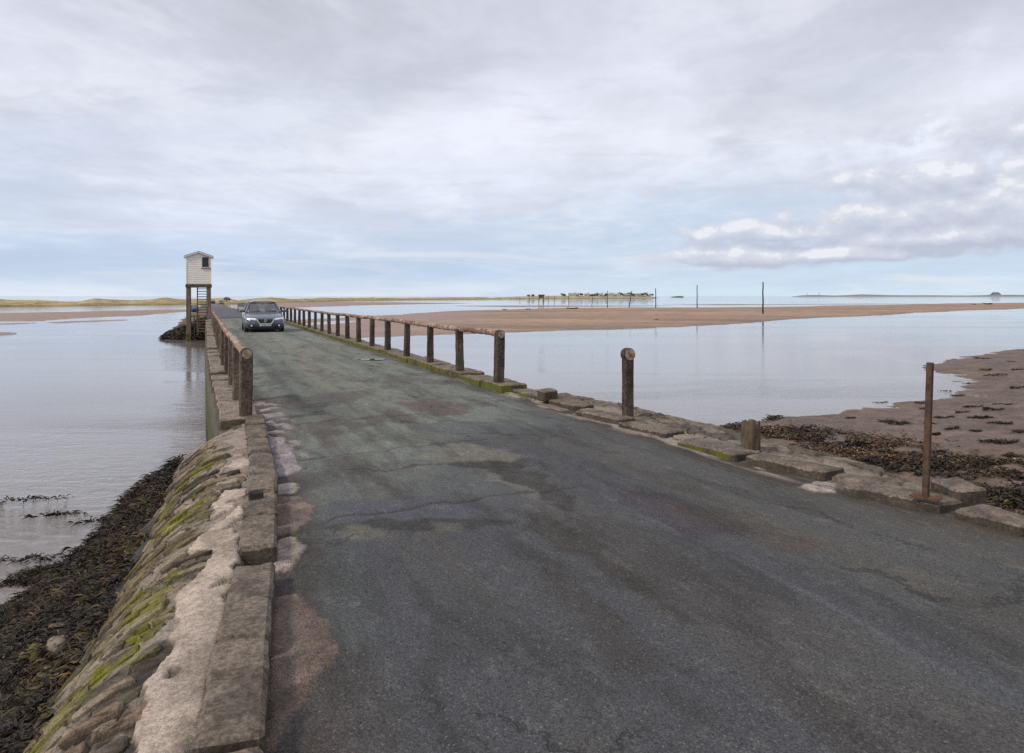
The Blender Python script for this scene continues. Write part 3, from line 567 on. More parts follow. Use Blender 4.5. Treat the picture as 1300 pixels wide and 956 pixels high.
cc = np.ones(X.shape+(3,))*np.array((.37, .248, .170)); cc = mixc(cc, (.275, .182, .125), ss(.4, .65, q)*.7); cc = mixc(cc, (.22, .15, .12), ss(.12, .0, h)*.8); cc = mixc(cc, (.20, .145, .115), ss(.50, .64, q2)*.55); cc = mixc(cc, (.15, .115, .10), ss(.56, .66, fbm(X*.06, Y*.35, 144, 5))*.55)
cc = mixc(cc, (.30, .225, .20), (ss(0, -14, X)*.8))
o = link('sand_flats', grid_mesh('sand_flats', X, Y, Z, cc, mask=Z > -2.25), MSAND); tag(o, kind='structure')
# ================================================================== far dunes and islands
def ridge(name, prof, seed, cols, depth=.35, label=None, cat=None, kind='structure', rough=.5, n=900):
    """prof: (direction, base line, top line) triples; the land starts at the distance its base line gives"""
    x = np.linspace(prof[0][0], prof[-1][0], n); px, pb, pt_ = zip(*prof)
    D0 = F*(CAMZ-ZW)/(np.interp(x, px, pb)-HY); D0 = np.minimum(D0, 5200)
    H = (np.interp(x, px, pb)-np.interp(x, px, pt_))*D0/F
    tt = np.linspace(0, 1, 40); Xi, T = np.meshgrid(x, tt, indexing='ij'); D = D0[:, None]*(1+depth*T)
    X = (Xi-CX)/F*D; Y = D; hh = H[:, None]*np.ones_like(T); sc0 = 1/np.maximum(H.mean(), .5)
    nse = fbm(X*sc0*.16, Y*sc0*.10, seed, 5); n3 = fbm(X*sc0*.5, Y*sc0*.25, seed+3, 4)
    Z = ZW - .1 + hh*ss(0, .45, T)*(1+rough*(nse-.5)*2.2*ss(.15, .4, T)) * (1-.25*ss(.6, 1, T)) + hh*.12*(n3-.5)*ss(.05, .2, T)
    c = np.ones(X.shape+(3,))*np.array(cols[0]); c = mixc(c, cols[1], ss(.4, .62, n3)); c = mixc(c, cols[2], ss(.22, .08, T+(n3-.5)*.12)*.9); c = mixc(c, cols[3], ss(.55, .68, nse*.5+n3*.5)*.7)
    o = link(name, grid_mesh(name, X, Y, Z, c), MDUNE); tag(o, label, cat, kind=kind); return o
ridge('dunes', [(-120, 390.5, 381.5), (0, 389.6, 381.6), (20, 389.4, 382), (45, 389.3, 381), (80, 389, 383.5), (100, 388.7, 384), (120, 388.5, 380.5), (140, 388.3, 381.5), (165, 387.9, 383), (190, 387.5, 382), (212, 387.1, 378.6), (236, 386.8, 381), (262, 386.5, 380), (285, 386.3, 378.4), (302, 386.1, 382.4), (320, 385.8, 380.8), (345, 385.4, 378.0), (365, 384.8, 380), (400, 383.3, 379), (440, 382.0, 378.4), (500, 381.2, 378.3), (560, 380.7, 378.0), (620, 380.2, 377.8)],
      150, [(.33, .26, .135), (.43, .345, .20), (.16, .145, .06), (.17, .14, .075)], .30, rough=.30)
ridge('island', [(600, 380.3, 379.4), (640, 379.9, 377.2), (675, 379.6, 375.8), (705, 379.4, 375.4), (760, 379.1, 375.6), (800, 378.8, 375.9), (825, 378.6, 376.6), (836, 378.4, 378)],
      160, [(.36, .31, .19), (.42, .36, .22), (.16, .17, .10), (.22, .22, .13)], .16, rough=.12, n=300)
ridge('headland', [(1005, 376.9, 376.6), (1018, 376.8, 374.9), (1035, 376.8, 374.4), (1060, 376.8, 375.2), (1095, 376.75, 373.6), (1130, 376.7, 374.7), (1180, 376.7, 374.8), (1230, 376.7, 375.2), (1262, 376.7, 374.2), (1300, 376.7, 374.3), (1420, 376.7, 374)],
      170, [(.20, .235, .22), (.24, .265, .22), (.30, .29, .27), (.15, .19, .19)], .2, rough=.12, n=400)  # blue grey distance haze mixed into the land colours
ridge('islet', [(851, 377.6, 377.3), (857, 377.5, 376.2), (866, 377.5, 376.0), (869, 377.5, 377.3)], 180, [(.07, .085, .075), (.09, .10, .09), (.06, .06, .06), (.06, .075, .07)], .05, n=60)
# ================================================================== kerbs
def stone_mat(name, c1, c2, moss=.0, lich=.25):
    m, t = M_(name); p = t.obj(); g = t.n('ShaderNodeNewGeometry'); nz = t.sep(g.outputs['Normal'])[2]
    w = t.vm('ADD', p, t.comb(t.m('MULTIPLY', t.rand(), 37.0), t.m('MULTIPLY', t.rand(), 11.0), 0.0))
    n1 = t.noise(w, 3.2, 7, .65, .4); n2 = t.noise(w, 38, 7, .75); n3 = t.noise(w, 7.5, 6, .62, .5)
    c = t.mix(t.mr(n1, .36, .64), c2, c1); c = t.mix(1.0, c, t.m('ADD', .45, t.m('MULTIPLY', t.mr(n2, .3, .7), 1.1)), 'MULTIPLY')
    c = t.mix(t.m('MULTIPLY', t.mr(n3, .56, .66), lich), c, (.33, .29, .25))
    c = t.mix(t.m('MULTIPLY', t.mr(n3, .44, .34), .6), c, (.05, .042, .036))
    c = t.mix(t.m('MULTIPLY', t.mr(nz, .7, .2), .6), c, (.028, .024, .018)); c = t.mix(t.m('MULTIPLY', t.mr(n2, .58, .72), .35), c, (.30, .26, .22))  # steep faces darkened in the colour, as shade below the lit tops
    if moss: c = t.mix(t.m('MULTIPLY', t.m('MULTIPLY', t.mr(nz, .6, .2), t.mr(n1, .40, .52)), moss), c, (.105, .115, .012))
    t.out(Base_Color=c, Roughness=.88, Specular_IOR_Level=.3, Normal=t.bump(t.m('ADD', n2, t.m('MULTIPLY', n3, .7)), .75, .012)); return m
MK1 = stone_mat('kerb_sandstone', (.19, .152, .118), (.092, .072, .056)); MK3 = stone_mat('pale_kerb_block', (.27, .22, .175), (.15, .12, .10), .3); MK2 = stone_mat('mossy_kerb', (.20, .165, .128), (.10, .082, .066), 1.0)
def stone(name, L, Wd, H, seed, mat, amp=.012, bev=.025, broken=0.0, cuts=None):
    """a hewn block, long axis along local y, base at z=0"""
    t_ = bmesh.new(); bmesh.ops.create_cube(t_, size=1.0); bmesh.ops.scale(t_, vec=(Wd, L, H), verts=t_.verts); bmesh.ops.translate(t_, vec=(0, 0, H/2), verts=t_.verts)
    bmesh.ops.bevel(t_, geom=list(t_.edges), offset=bev, segments=1, affect='EDGES')
    k = cuts or max(3, int(L/.05)); k = min(k, 22)
    long = [e for e in t_.edges if abs((e.verts[0].co-e.verts[1].co).y) > L*.5]; bmesh.ops.subdivide_edges(t_, edges=long, cuts=k, use_grid_fill=True)
    wide = [e for e in t_.edges if abs((e.verts[0].co-e.verts[1].co).x) > Wd*.4]; bmesh.ops.subdivide_edges(t_, edges=wide, cuts=5, use_grid_fill=True)
    tall = [e for e in t_.edges if abs((e.verts[0].co-e.verts[1].co).z) > H*.4]; bmesh.ops.subdivide_edges(t_, edges=tall, cuts=2, use_grid_fill=True)
    t_.normal_update(); c = np.array([v.co[:] for v in t_.verts]); nn = np.array([v.normal[:] for v in t_.verts])
    d = (fbm(c[:, 1]*5+c[:, 2]*7+seed*3.1, c[:, 0]*7-c[:, 2]*5, seed, 4)-.5)*2*amp + (fbm(c[:, 1]*17, c[:, 0]*17+c[:, 2]*13+seed, seed+5, 3)-.5)*amp
    e1 = np.minimum(L/2-np.abs(c[:, 1]), Wd/2-np.abs(c[:, 0])); chip = ss(.52, .7, fbm(c[:, 1]*6+seed, c[:, 0]*6, seed+8, 3))*ss(.05, 0, e1)*(c[:, 2] > H*.5)
    c = c + nn*d[:, None]; c[:, 2] -= chip*.016
    if broken: c[:, 1] -= np.where(c[:, 1] > L*.25, (c[:, 0]/Wd+.5+(vn(c[:, 0]*14, c[:, 2]*14, seed)-.5)*.5)*broken, 0)*((c[:, 1]-L*.25)/(L*.25))
    for v, q in zip(t_.verts, c): v.co = q
    t_.normal_update()
    for e in t_.edges:
        if len(e.link_faces) == 2 and e.calc_face_angle(0) > .5: e.smooth = False
    me = bpy.data.meshes.new(name); t_.to_mesh(me); t_.free()
    for p in me.polygons: p.use_smooth = True
    me.materials.append(mat); return me
def place(name, me, u, v, z, dang=0.0, tilt=(0, 0)):
    o = bpy.data.objects.new(name, me); COL.objects.link(o); o.location = W(u, v, z); o.rotation_euler = (tilt[0], tilt[1], TH+dang); return o
# left kerb: measured from the near edge of each stone to the next
lk = [(2.0, 2.93), (2.96, 3.86), (3.88, 4.95), (5.22, 5.98), (6.01, 6.62), (6.66, 7.42), (7.47, 8.38), (8.42, 9.25), (9.29, 10.25), (10.3, 11.0)]
names = ['long grey kerb stone at the very bottom of the left kerb, below the brown patch', 'grey pitted kerb stone beside the large brown patch on the left road edge', 'long flat kerb stone beside the cream mortar spill, before the cement filled gap',
         'kerb stone at the near end of the row beyond the cement filled gap', 'pale topped kerb stone beside the small dark block', 'kerb stone with smooth top beside the lilac cement patch on the left', 'kerb stone fourth back from the cement filled gap on the left side',
         'kerb stone two before the first post of the left railing, mossy on its outer side', 'kerb stone just before the first post of the left railing', 'small kerb stone touching the foot of the first left railing post']
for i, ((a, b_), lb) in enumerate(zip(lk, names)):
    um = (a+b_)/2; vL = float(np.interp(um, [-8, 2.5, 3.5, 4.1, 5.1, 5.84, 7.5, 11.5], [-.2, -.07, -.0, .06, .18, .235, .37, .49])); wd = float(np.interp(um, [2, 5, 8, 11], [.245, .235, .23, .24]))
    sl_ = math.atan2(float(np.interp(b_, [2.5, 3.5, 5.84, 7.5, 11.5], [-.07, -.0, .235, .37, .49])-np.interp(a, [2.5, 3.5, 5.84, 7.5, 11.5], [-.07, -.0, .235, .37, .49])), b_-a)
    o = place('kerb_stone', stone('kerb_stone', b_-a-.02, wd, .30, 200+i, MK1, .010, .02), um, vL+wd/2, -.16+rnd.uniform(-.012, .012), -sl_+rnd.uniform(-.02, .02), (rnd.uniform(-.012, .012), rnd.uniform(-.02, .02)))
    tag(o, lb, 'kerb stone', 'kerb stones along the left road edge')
u_, v_ = Guv(325, 630, .16); o = place('kerbside_block', stone('kerbside_block', .07, .11, .085, 250, m_simple('hole_shadow', (.03, .026, .023), .9), .006, .012, cuts=3), u_, v_, .13); tag(o, 'small near black block standing in for a shadowed hole in the left kerb', 'shadow block')  # dark block added in place of a shadowed hole between kerb stones
# right kerb, near stones one by one: (near end, far end) of the foot of the road face
rk = [((1420, 712), (1312, 687), .34, 'kerb stone running out of the picture at the far right of the road edge'), ((1300, 684), (1208, 660), .34, 'long low kerb stone on the right, nearest the viewer beyond the rusty pole'),
      ((1194, 656), (1068, 626), .36, 'kerb stone carrying the rust stained plate of the leaning iron pole'), ((1048, 611), (944, 589), .34, 'long kerb stone slewed out of line in front of the wooden stump'),
      ((936, 587), (858, 568), .36, 'mossy edged kerb stone just beyond the wooden stump'), ((845, 558), (783, 544), .33, 'broken ended kerb stone in front of the round headed post'),
      ((784, 541), (729, 528), .33, 'short kerb stone just beyond the round headed post'), ((730, 523), (688, 512), .34, 'kerb stone with a snapped corner beside the loose cube of stone'), ((687, 511), (650, 500), .34, 'kerb stone between the loose cube of stone and the last right railing post')]
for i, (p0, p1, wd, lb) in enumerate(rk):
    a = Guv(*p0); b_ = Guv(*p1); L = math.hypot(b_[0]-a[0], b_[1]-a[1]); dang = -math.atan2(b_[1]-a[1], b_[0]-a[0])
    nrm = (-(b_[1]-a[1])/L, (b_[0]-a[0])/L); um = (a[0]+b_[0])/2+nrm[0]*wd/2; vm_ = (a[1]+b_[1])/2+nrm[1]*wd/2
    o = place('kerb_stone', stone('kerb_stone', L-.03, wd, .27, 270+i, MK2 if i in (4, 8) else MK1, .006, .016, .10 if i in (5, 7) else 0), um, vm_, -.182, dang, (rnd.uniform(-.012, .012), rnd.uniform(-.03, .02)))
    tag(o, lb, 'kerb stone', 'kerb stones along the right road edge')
vers = [stone('kerb_stone', 1.12, .5, .27, 300+k, MK2, .008, .016, cuts=10) for k in range(5)]
u = 13.05
while u < 61.5:
    o = place('kerb_stone', vers[rnd.randrange(5)], u+.58, 5.06+rnd.uniform(-.02, .02), -.135+rnd.uniform(-.02, .015)-.05*float(ss(20, 40, np.array(u))), rnd.uniform(-.012, .012)+(math.pi if rnd.random() < .0 else 0), (rnd.uniform(-.01, .01), rnd.uniform(-.03, .01)))
    tag(o, 'flat kerb slab with a mossy road face in the row beneath the right railing', 'kerb stone', 'kerb slabs beneath the right railing'); u += 1.17
vers = [stone('kerb_stone', .92, .50, .30, 310+k, MK3, .012, .025, cuts=9) for k in range(4)]
u = 11.15
while u < 56:
    vl = float(np.interp(u, [11, 20, 45, 66], [.13, .02, -.02, -.05]))
    o = place('kerb_stone', vers[rnd.randrange(4)], u+.47, vl+.28, -.19+rnd.uniform(-.035, .03), rnd.uniform(-.02, .02), (rnd.uniform(-.03, .03), rnd.uniform(-.02, .05)))
    tag(o, 'stepped pale kerb block in the row under the left railing', 'kerb stone', 'kerb blocks under the left railing'); u += 1.07
# loose stones on the right shoulder
for (x, y, z, L, wd, H, sd_, lb) in [(695, 505, .10, .22, .26, .17, 321, 'loose cube of pale stone perched behind the right kerb'), (719, 507, .0, .5, .35, .10, 322, 'flat dark stone lying behind the right kerb near the loose cube'), (1216, 636, .02, .36, .26, .19, 323, 'dark square stone block behind the kerb beside the rusty iron pole')]:
    u_, v_ = Guv(x, y, z); o = place('kerbside_block', stone('kerbside_block', L, wd, H, sd_, MK1, .010, .018, cuts=4), u_, v_, z-.04, rnd.uniform(-.3, .3), (.05, -.04)); tag(o, lb, 'stone')
# ================================================================== posts and railings
def conc_mat(name, c1, c2, rust=0.0, pale=.2):
    m, t = M_(name); p = t.vm('ADD', t.obj(), t.comb(t.m('MULTIPLY', t.rand(), 23.0), 0.0, t.m('MULTIPLY', t.rand(), 7.0)))
    n1 = t.noise(t.mapv(p, (3, 3, 1.2)), 2.0, 6, .65); n2 = t.noise(p, 30, 5, .7); n3 = t.noise(t.mapv(p, (14, 14, .9)), 1.0, 4, .6)
    c = t.mix(t.mr(n1, .35, .62), c2, c1); c = t.mix(1.0, c, t.m('ADD', .45, t.m('MULTIPLY', t.mr(n2, .3, .7), 1.1)), 'MULTIPLY')
    c = t.mix(t.m('MULTIPLY', t.mr(n3, .55, .68), .55), c, (.05, .028, .018)); c = t.mix(t.m('MULTIPLY', t.mr(n1, .60, .70), pale), c, (.26, .22, .17))
    if rust: c = t.mix(t.m('MULTIPLY', t.mr(t.noise(t.mapv(p, (6, 6, 3)), 1.0, 5, .6), .48, .62), rust), c, (.17, .055, .025))
    t.out(Base_Color=c, Roughness=.9, Specular_IOR_Level=.25, Normal=t.bump(t.m('ADD', n2, n3), .6, .012)); return m
MPOST = conc_mat('aged_post_concrete', (.085, .066, .052), (.040, .031, .026)); MPOSTL = conc_mat('brown_post_concrete', (.15, .115, .088), (.075, .055, .043))  # left railing posts get a lighter brown concrete
def rail_mat():
    m, t = M_('spalled_concrete_rail'); p = t.obj(); x, y, z = t.sep(p)
    n1 = t.noise(t.mapv(p, (3, .55, 3)), 2.0, 6, .65, .5); n2 = t.noise(p, 24, 5, .7); bands = t.noise(t.comb(0.0, t.m('MULTIPLY', y, 7.5), t.m('MULTIPLY', z, 3.0)), 1.0, 3, .6)
    c = t.mix(t.mr(n1, .40, .60), (.15, .095, .068), (.44, .35, .27)); c = t.mix(1.0, c, t.m('ADD', .55, t.m('MULTIPLY', n2, .9)), 'MULTIPLY')
    ru = t.m('MULTIPLY', t.mr(bands, .45, .54), t.mr(t.noise(t.comb(0.0, t.m('MULTIPLY', y, .5), 4.0), 1.0, 3), .30, .46))
    c = t.mix(t.m('MULTIPLY', ru, .8), c, (.17, .065, .040)); c = t.mix(t.m('MULTIPLY', t.mr(n1, .55, .7), .4), c, (.40, .35, .29))
    t.out(Base_Color=c, Roughness=.85, Normal=t.bump(t.m('ADD', n2, t.m('MULTIPLY', bands, .8)), .8, .02)); return m
MRAIL = rail_mat(); MFACE = m_simple('weathered_end_face', (.40, .33, .24), .9, .35, 14, .6, 40, .006, col2=(.19, .13, .085))
def post_mesh(name, w, h, seed, mat, head=.0, tap=.9):
    t_ = bmesh.new(); n = 12; ring = []
    for i in range(n+1):
        z = -.12+(h+.12)*i/n; r = w/2*(1-(1-tap)*max(z, 0)/h); k = r*.78; rr_ = []
        for x, y in ((-k, -r), (k, -r), (r, -k), (r, k), (k, r), (-k, r), (-r, k), (-r, -k)):
            j = (float(vn(np.array(z*9+seed*3), np.array(x*20+y*13+seed), seed))-.5)*.012; rr_.append(t_.verts.new((x+j, y+j*.7, z)))
        ring.append(rr_)
    for i in range(n):
        for j in range(8): t_.faces.new((ring[i][j], ring[i][(j+1) % 8], ring[i+1][(j+1) % 8], ring[i+1][j]))
    t_.faces.new(ring[0][::-1]); t_.faces.new(ring[-1])
    if head:
        h2 = bmesh.new(); bmesh.ops.create_cone(h2, cap_ends=True, segments=20, radius1=head, radius2=head, depth=w*1.02); bmesh.ops.bevel(h2, geom=[e for e in h2.edges if abs((e.verts[0].co-e.verts[1].co).z) < 1e-4], offset=.014, segments=2, affect='EDGES')
        bmesh.ops.transform(h2, matrix=Matrix.Translation((0, 0, h-.01)) @ Matrix.Rotation(math.pi/2, 4, 'X'), verts=h2.verts)
        me = bpy.data.meshes.new('t'); h2.to_mesh(me); h2.free(); t_.from_mesh(me); bpy.data.meshes.remove(me)
    me = bpy.data.meshes.new(name); bmesh.ops.recalc_face_normals(t_, faces=t_.faces); t_.to_mesh(me); t_.free(); me.materials.append(mat); return me
def railing(label, u0, pts, spacing, n, hpost, base, mat, zdip, headfirst):
    root = empty('railing', W(u0, pts[0][1], 0), TH); tag(root, label, 'railing', 'bridge railings')
    pv_ = lambda u: float(np.interp(u, [p[0] for p in pts], [p[1] for p in pts]))
    loc = lambda u, z: Vector((pv_(u)-pts[0][1], u-u0, z))
    ms = [post_mesh('post', .155, hpost-base, 400+k, mat) for k in range(4)]
    for i in range(n):
        u = u0+i*spacing; me = ms[i % 4] if i else post_mesh('post', .16, hpost-base, 390, mat, .077, .97)
        o = link('post', me, None, root, loc(u, base-zdip(u))); o.rotation_euler = (rnd.uniform(-.014, .014), rnd.uniform(-.022, .022), rnd.uniform(-.08, .08)); o.scale = (rnd.uniform(.90, 1.06) if i else 1, rnd.uniform(.92, 1.06) if i else 1, 1)
        if i == 0:
            b = B(); b.cyl((0, -.090, 0), (0, -.083, 0), .064, n=24); b.build('end_face', MFACE, o, loc=(0, 0, hpost-base-.01))
    # round rail, knobbly where the cover has spalled
    L = (n-1)*spacing; k = int(L/.045); m_ = 12; V_ = []
    for i in range(k+1):
        u = u0+.05+L*i/k; c = loc(u, hpost-.005-zdip(u)+.025*(float(vn(np.array(u*.55), np.array(0.), 7))-.5))
        for j in range(m_):
            a = 2*math.pi*j/m_; fa = max(0., 1-(u-u0)/30)
            r = .055+.02*(float(fbm(np.array(u*3.2), np.array(math.cos(a)*1.2+math.sin(a)+3), 8, 3))-.5)+.014*(float(vn(np.array(u*9.), np.array(.5), 9))-.5)
            V_.append((c.x+math.cos(a)*r, c.y, c.z+math.sin(a)*r))
    V_ = np.array(V_).reshape(k+1, m_, 3); I = np.arange((k+1)*m_).reshape(k+1, m_); I2 = np.roll(I, -1, 1)
    Q = np.stack([I[:-1], I2[:-1], I2[1:], I[1:]], -1).reshape(-1, 4)
    link('rail', mesh_np('rail', V_, Q), MRAIL, root); return root
railing('left bridge railing of spalled concrete, its near post with a pale round end', 11.27, [(11.27, .494), (16, .44), (20, .40), (30, .38), (60, .3)], 2.13, 17, .94, .09, MPOSTL, lambda u: .05*float(ss(20, 40, np.array(u))), True)
railing('long right bridge railing of dark concrete posts with a rust streaked top rail', 13.53, [(13.53, 4.94), (60, 4.94)], 2.36, 20, 1.02, .10, MPOST, lambda u: .06*float(ss(20, 40, np.array(u)))+.05*float(ss(14, 20, np.array(u)))*0, True)
# post left standing without its rail
X, Y = G(797, 530, .03); lp = empty('lone_post', (X, Y, .03), TH); tag(lp, 'single dark post with a pale round head standing alone behind the right kerb', 'post')
o = link('post', post_mesh('post', .128, .88, 421, MPOST, .088, 1.0), None, lp)
b = B(); b.cyl((0, -.073, 0), (0, -.066, 0), .078, n=24); o2 = b.build('end_face', MFACE, o, loc=(0, 0, .87)); b = B(); b.cyl((0, -.080, 0), (0, -.072, 0), .026, n=10)
b.build('rust_core', m_simple('orange_rust', (.30, .12, .03), .9, .4, 20), o, loc=(0, 0, .87))
# wooden stump
X, Y = G(953, 571, .06)
t_ = bmesh.new(); ring = []
for i in range(7):
    z = -.1+.40*i/6; rr_ = []
    for j in range(28):
        a = 2*math.pi*j/28; sq = .088/max(abs(math.cos(a)), abs(math.sin(a)))**.55; r = sq*(1+.10*(float(vn(np.array(abs(a-3.14)*1.6+z*.4), np.array(z*3), 431))-.5)); zz = z
        if i == 6: zz += .07*(float(vn(np.array(abs(a-3.14)*1.9), np.array(1.), 432))-.5); r *= .92
        rr_.append(t_.verts.new((math.cos(a)*r, math.sin(a)*r, zz)))
    ring.append(rr_)
for i in range(6):
    for j in range(28): t_.faces.new((ring[i][j], ring[i][(j+1) % 28], ring[i+1][(j+1) % 28], ring[i+1][j]))
c = t_.verts.new((.0, .01, .265))
for j in range(28): t_.faces.new((ring[6][j], ring[6][(j+1) % 28], c))
me = bpy.data.meshes.new('stump'); t_.to_mesh(me); t_.free()
st_ = m_simple('rotten_wood', (.125, .09, .058), .95, .3, 3, .8, 12, .015, col2=(.055, .040, .027), vec=(7, 7, 1.6))
o = link('wooden_stump', me, st_, None, (X, Y, .06), TH+.1); o.rotation_euler[1] = .03; tag(o, 'short rotten wooden stump with a ragged top standing between two right kerb stones', 'stump')
# leaning iron pole on its plate
X, Y = G(1175, 632, .12); pr = empty('iron_pole', (X, Y, .12), TH); tag(pr, 'tall thin rusty iron pole leaning slightly right, fixed on a right kerb stone', 'pole')
MRUST = m_simple('rusty_iron', (.105, .060, .036), .9, .3, 14, .6, 60, .004, col2=(.048, .028, .021)); MRUST2 = m_simple('fresh_rust', (.15, .058, .02), .95, .4, 14, .6, 50, .006, col2=(.04, .024, .018))
b = B(); b.box((0, 0, .53), (.045, .045, 1.06), None, .005); po = b.build('pole', MRUST, pr); po.rotation_euler = (0, .085, .35)
b = B(); b.box((0, 0, 0), (.10, .22, .012), None, .003).noise(.010, 9, 3, 4); pl_ = b.build('base_plate', MRUST2, pr, loc=(.0, 0, .008)); pl_.rotation_euler = (.03, -.12, .3)
# ================================================================== refuge hut on stilts
def tower():
    Ut, Vt = UV(*at(252.4, 60.0)); root = empty('refuge_hut', W(Ut, Vt, ZW), TH)
    tag(root, 'white boarded refuge hut raised on timber legs beside the causeway, with a ladder below', 'hut')
    z0 = -ZW; w = .84; fl = 2.62-ZW; ev = 4.70-ZW; rd = 5.0-ZW
    m, t = M_('white_boards'); p = t.obj(); n = t.noise(t.mapv(p, (1, 1, 9)), 2.2, 5, .65); n2 = t.noise(p, 9, 5, .7); zz = t.sep(p)[2]
    c = t.mix(t.mr(n, .3, .65), (.66, .62, .56), (.86, .83, .77)); c = t.mix(t.m('MULTIPLY', t.mr(n, .58, .66), t.m('MULTIPLY', t.mr(zz, 3.2, 3.9), .7)), c, (.30, .28, .26)); c = t.mix(t.m('MULTIPLY', t.mr(n2, .62, .75), .35), c, (.42, .36, .30))
    t.out(Base_Color=c, Roughness=.7, Normal=t.bump(n2, .3, .01)); mw = m
    b = B(); nb = 13; bh = (ev-fl)/nb
    for i in range(nb):                                             # lapped boards on all four sides
        z = fl+bh*(i+.5)
        for s_ in (-1, 1):
            b.box((0, s_*(w+.0), z), (2*w+.02, .03, bh*.985), Matrix.Rotation(s_*.07, 3, 'X'))
            b.box((s_*(w+.0), 0, z), (.03, 2*w-.04, bh*.985), Matrix.Rotation(-s_*.07, 3, 'Y'))
    for s_ in (-1, 1):
        y = s_*(w-.004)
        b.face([(-w, y, ev-.01), (w, y, ev-.01), (0, y, rd)])
        for q in (-1, 1): b.box((q*w, s_*(w+.0), (fl+ev)/2), (.07, .07, ev-fl))
    wl = b.build('wall', mw, root)
    dk = m_simple('dark_roof_felt', (.10, .085, .08), .9, .3, 6, .4, 30)
    b = B()
    for s_ in (-1, 1):
        a = math.atan2(rd-ev, w); L = math.hypot(w+.17, (w+.17)*math.tan(a)); b.box((s_*(w+.17)/2, 0, rd+.03-(w+.17)/2*math.tan(a)), (L, 2*w+.24, .05), Matrix.Rotation(s_*a, 3, 'Y'), .008)
    ro = b.build('roof', dk, root)
    bgm = m_simple('faded_white_paint', (.62, .59, .56), .7, .15, 8)
    for s_ in (-1, 1):
        b = B()
        for q in (-1, 1):
            a = math.atan2(rd-ev, w); b.box((q*((w+.2)/2+.0), s_*(w+.125), rd-.03-(w+.2)/2*math.tan(a)), (math.hypot(w+.2, (w+.2)*math.tan(a)), .03, .10), Matrix.Rotation(q*a, 3, 'Y'))
        b.build('barge_board', bgm, ro)
    b = B(); b.box((.47, -w-.022, fl+(4.23-2.62)), (.46, .03, .74)); wf = b.build('window', m_simple('dark_window', (.012, .014, .02), .15, .1, 4, 0), root)
    fr = m_simple('window_paint', (.55, .52, .48), .6); b = B(); x, z = .47, fl+(4.23-2.62)
    for s_ in (-1, 1): b.box((x+s_*.25, -w-.03, z), (.05, .05, .84)); b.box((x, -w-.03, z+s_*.395), (.45, .05, .05))
    b.build('frame', fr, wf); b = B(); b.box((.50, -w-.05, z-.45), (.66, .10, .05), None, .008); b.build('sill', m_simple('red_brown_wood', (.24, .13, .10), .8), wf)
    wood = m_simple('tarred_timber', (.13, .095, .07), .9, .3, 3, .6, 20, .01, col2=(.055, .042, .034), vec=(4, 4, .6))
    b = B(); b.box((0, 0, fl-.15), (2*w+.16, 2*w+.16, .24), None, .02); b.build('platform', wood, root)
    lw = m_simple('leg_timber', (.21, .155, .115), .9, .3, 3, .6, 20, .01, col2=(.105, .075, .055), vec=(4, 4, .6))
    for sx in (-1, 1):
        for sy in (-1, 1):
            b = B(); b.bar((sx*(w-.13), sy*(w-.13), -.6), (sx*(w-.13), sy*(w-.13), fl-.27), .32 if sx < 0 else .28, .32, .02); b.noise(.012, 2, 5, 3); lg_ = b.build('leg', lw, root)
            if sy < 0:
                b = B(); b.box((sx*(w-.13), sy*(w-.13), .28), (.35 if sx < 0 else .31, .35, .55), None, .03); b.noise(.02, 5, 4, 2); b.build('algae_band', m_simple('tide_algae', (.17, .15, .012), .9, .3, 6, .6, 30, col2=(.035, .03, .015)), lg_)
    # ladder up to the trap door
    la = empty('ladder', (0, 0, 0)); la.parent = root; p0 = Vector((.24, -.95, z0-1.0)); p1 = Vector((.24, .30, fl-.27))
    for sx in (-.34, .34): b = B(); b.bar(p0+Vector((sx, 0, 0)), p1+Vector((sx, 0, 0)), .08, .12); b.build('stringer', wood, la)
    for i in range(17):
        q = p0.lerp(p1, (i+.5)/17); b = B(); b.box(q, (.62, .18, .055)); b.build('step', lw, la)
    b = B()
    for x in (-.55, -.30, -.05): b.bar((x, -.55, z0-1.3), (x, -.55, z0+.25), .07, .07)
    b.bar((-.62, -.56, z0+.2), (.1, -.56, z0+.2), .06, .1).bar((-.62, -.56, z0-.35), (.1, -.56, z0-.35), .06, .1); b.build('handrail', lw, root)
    return root
tower()
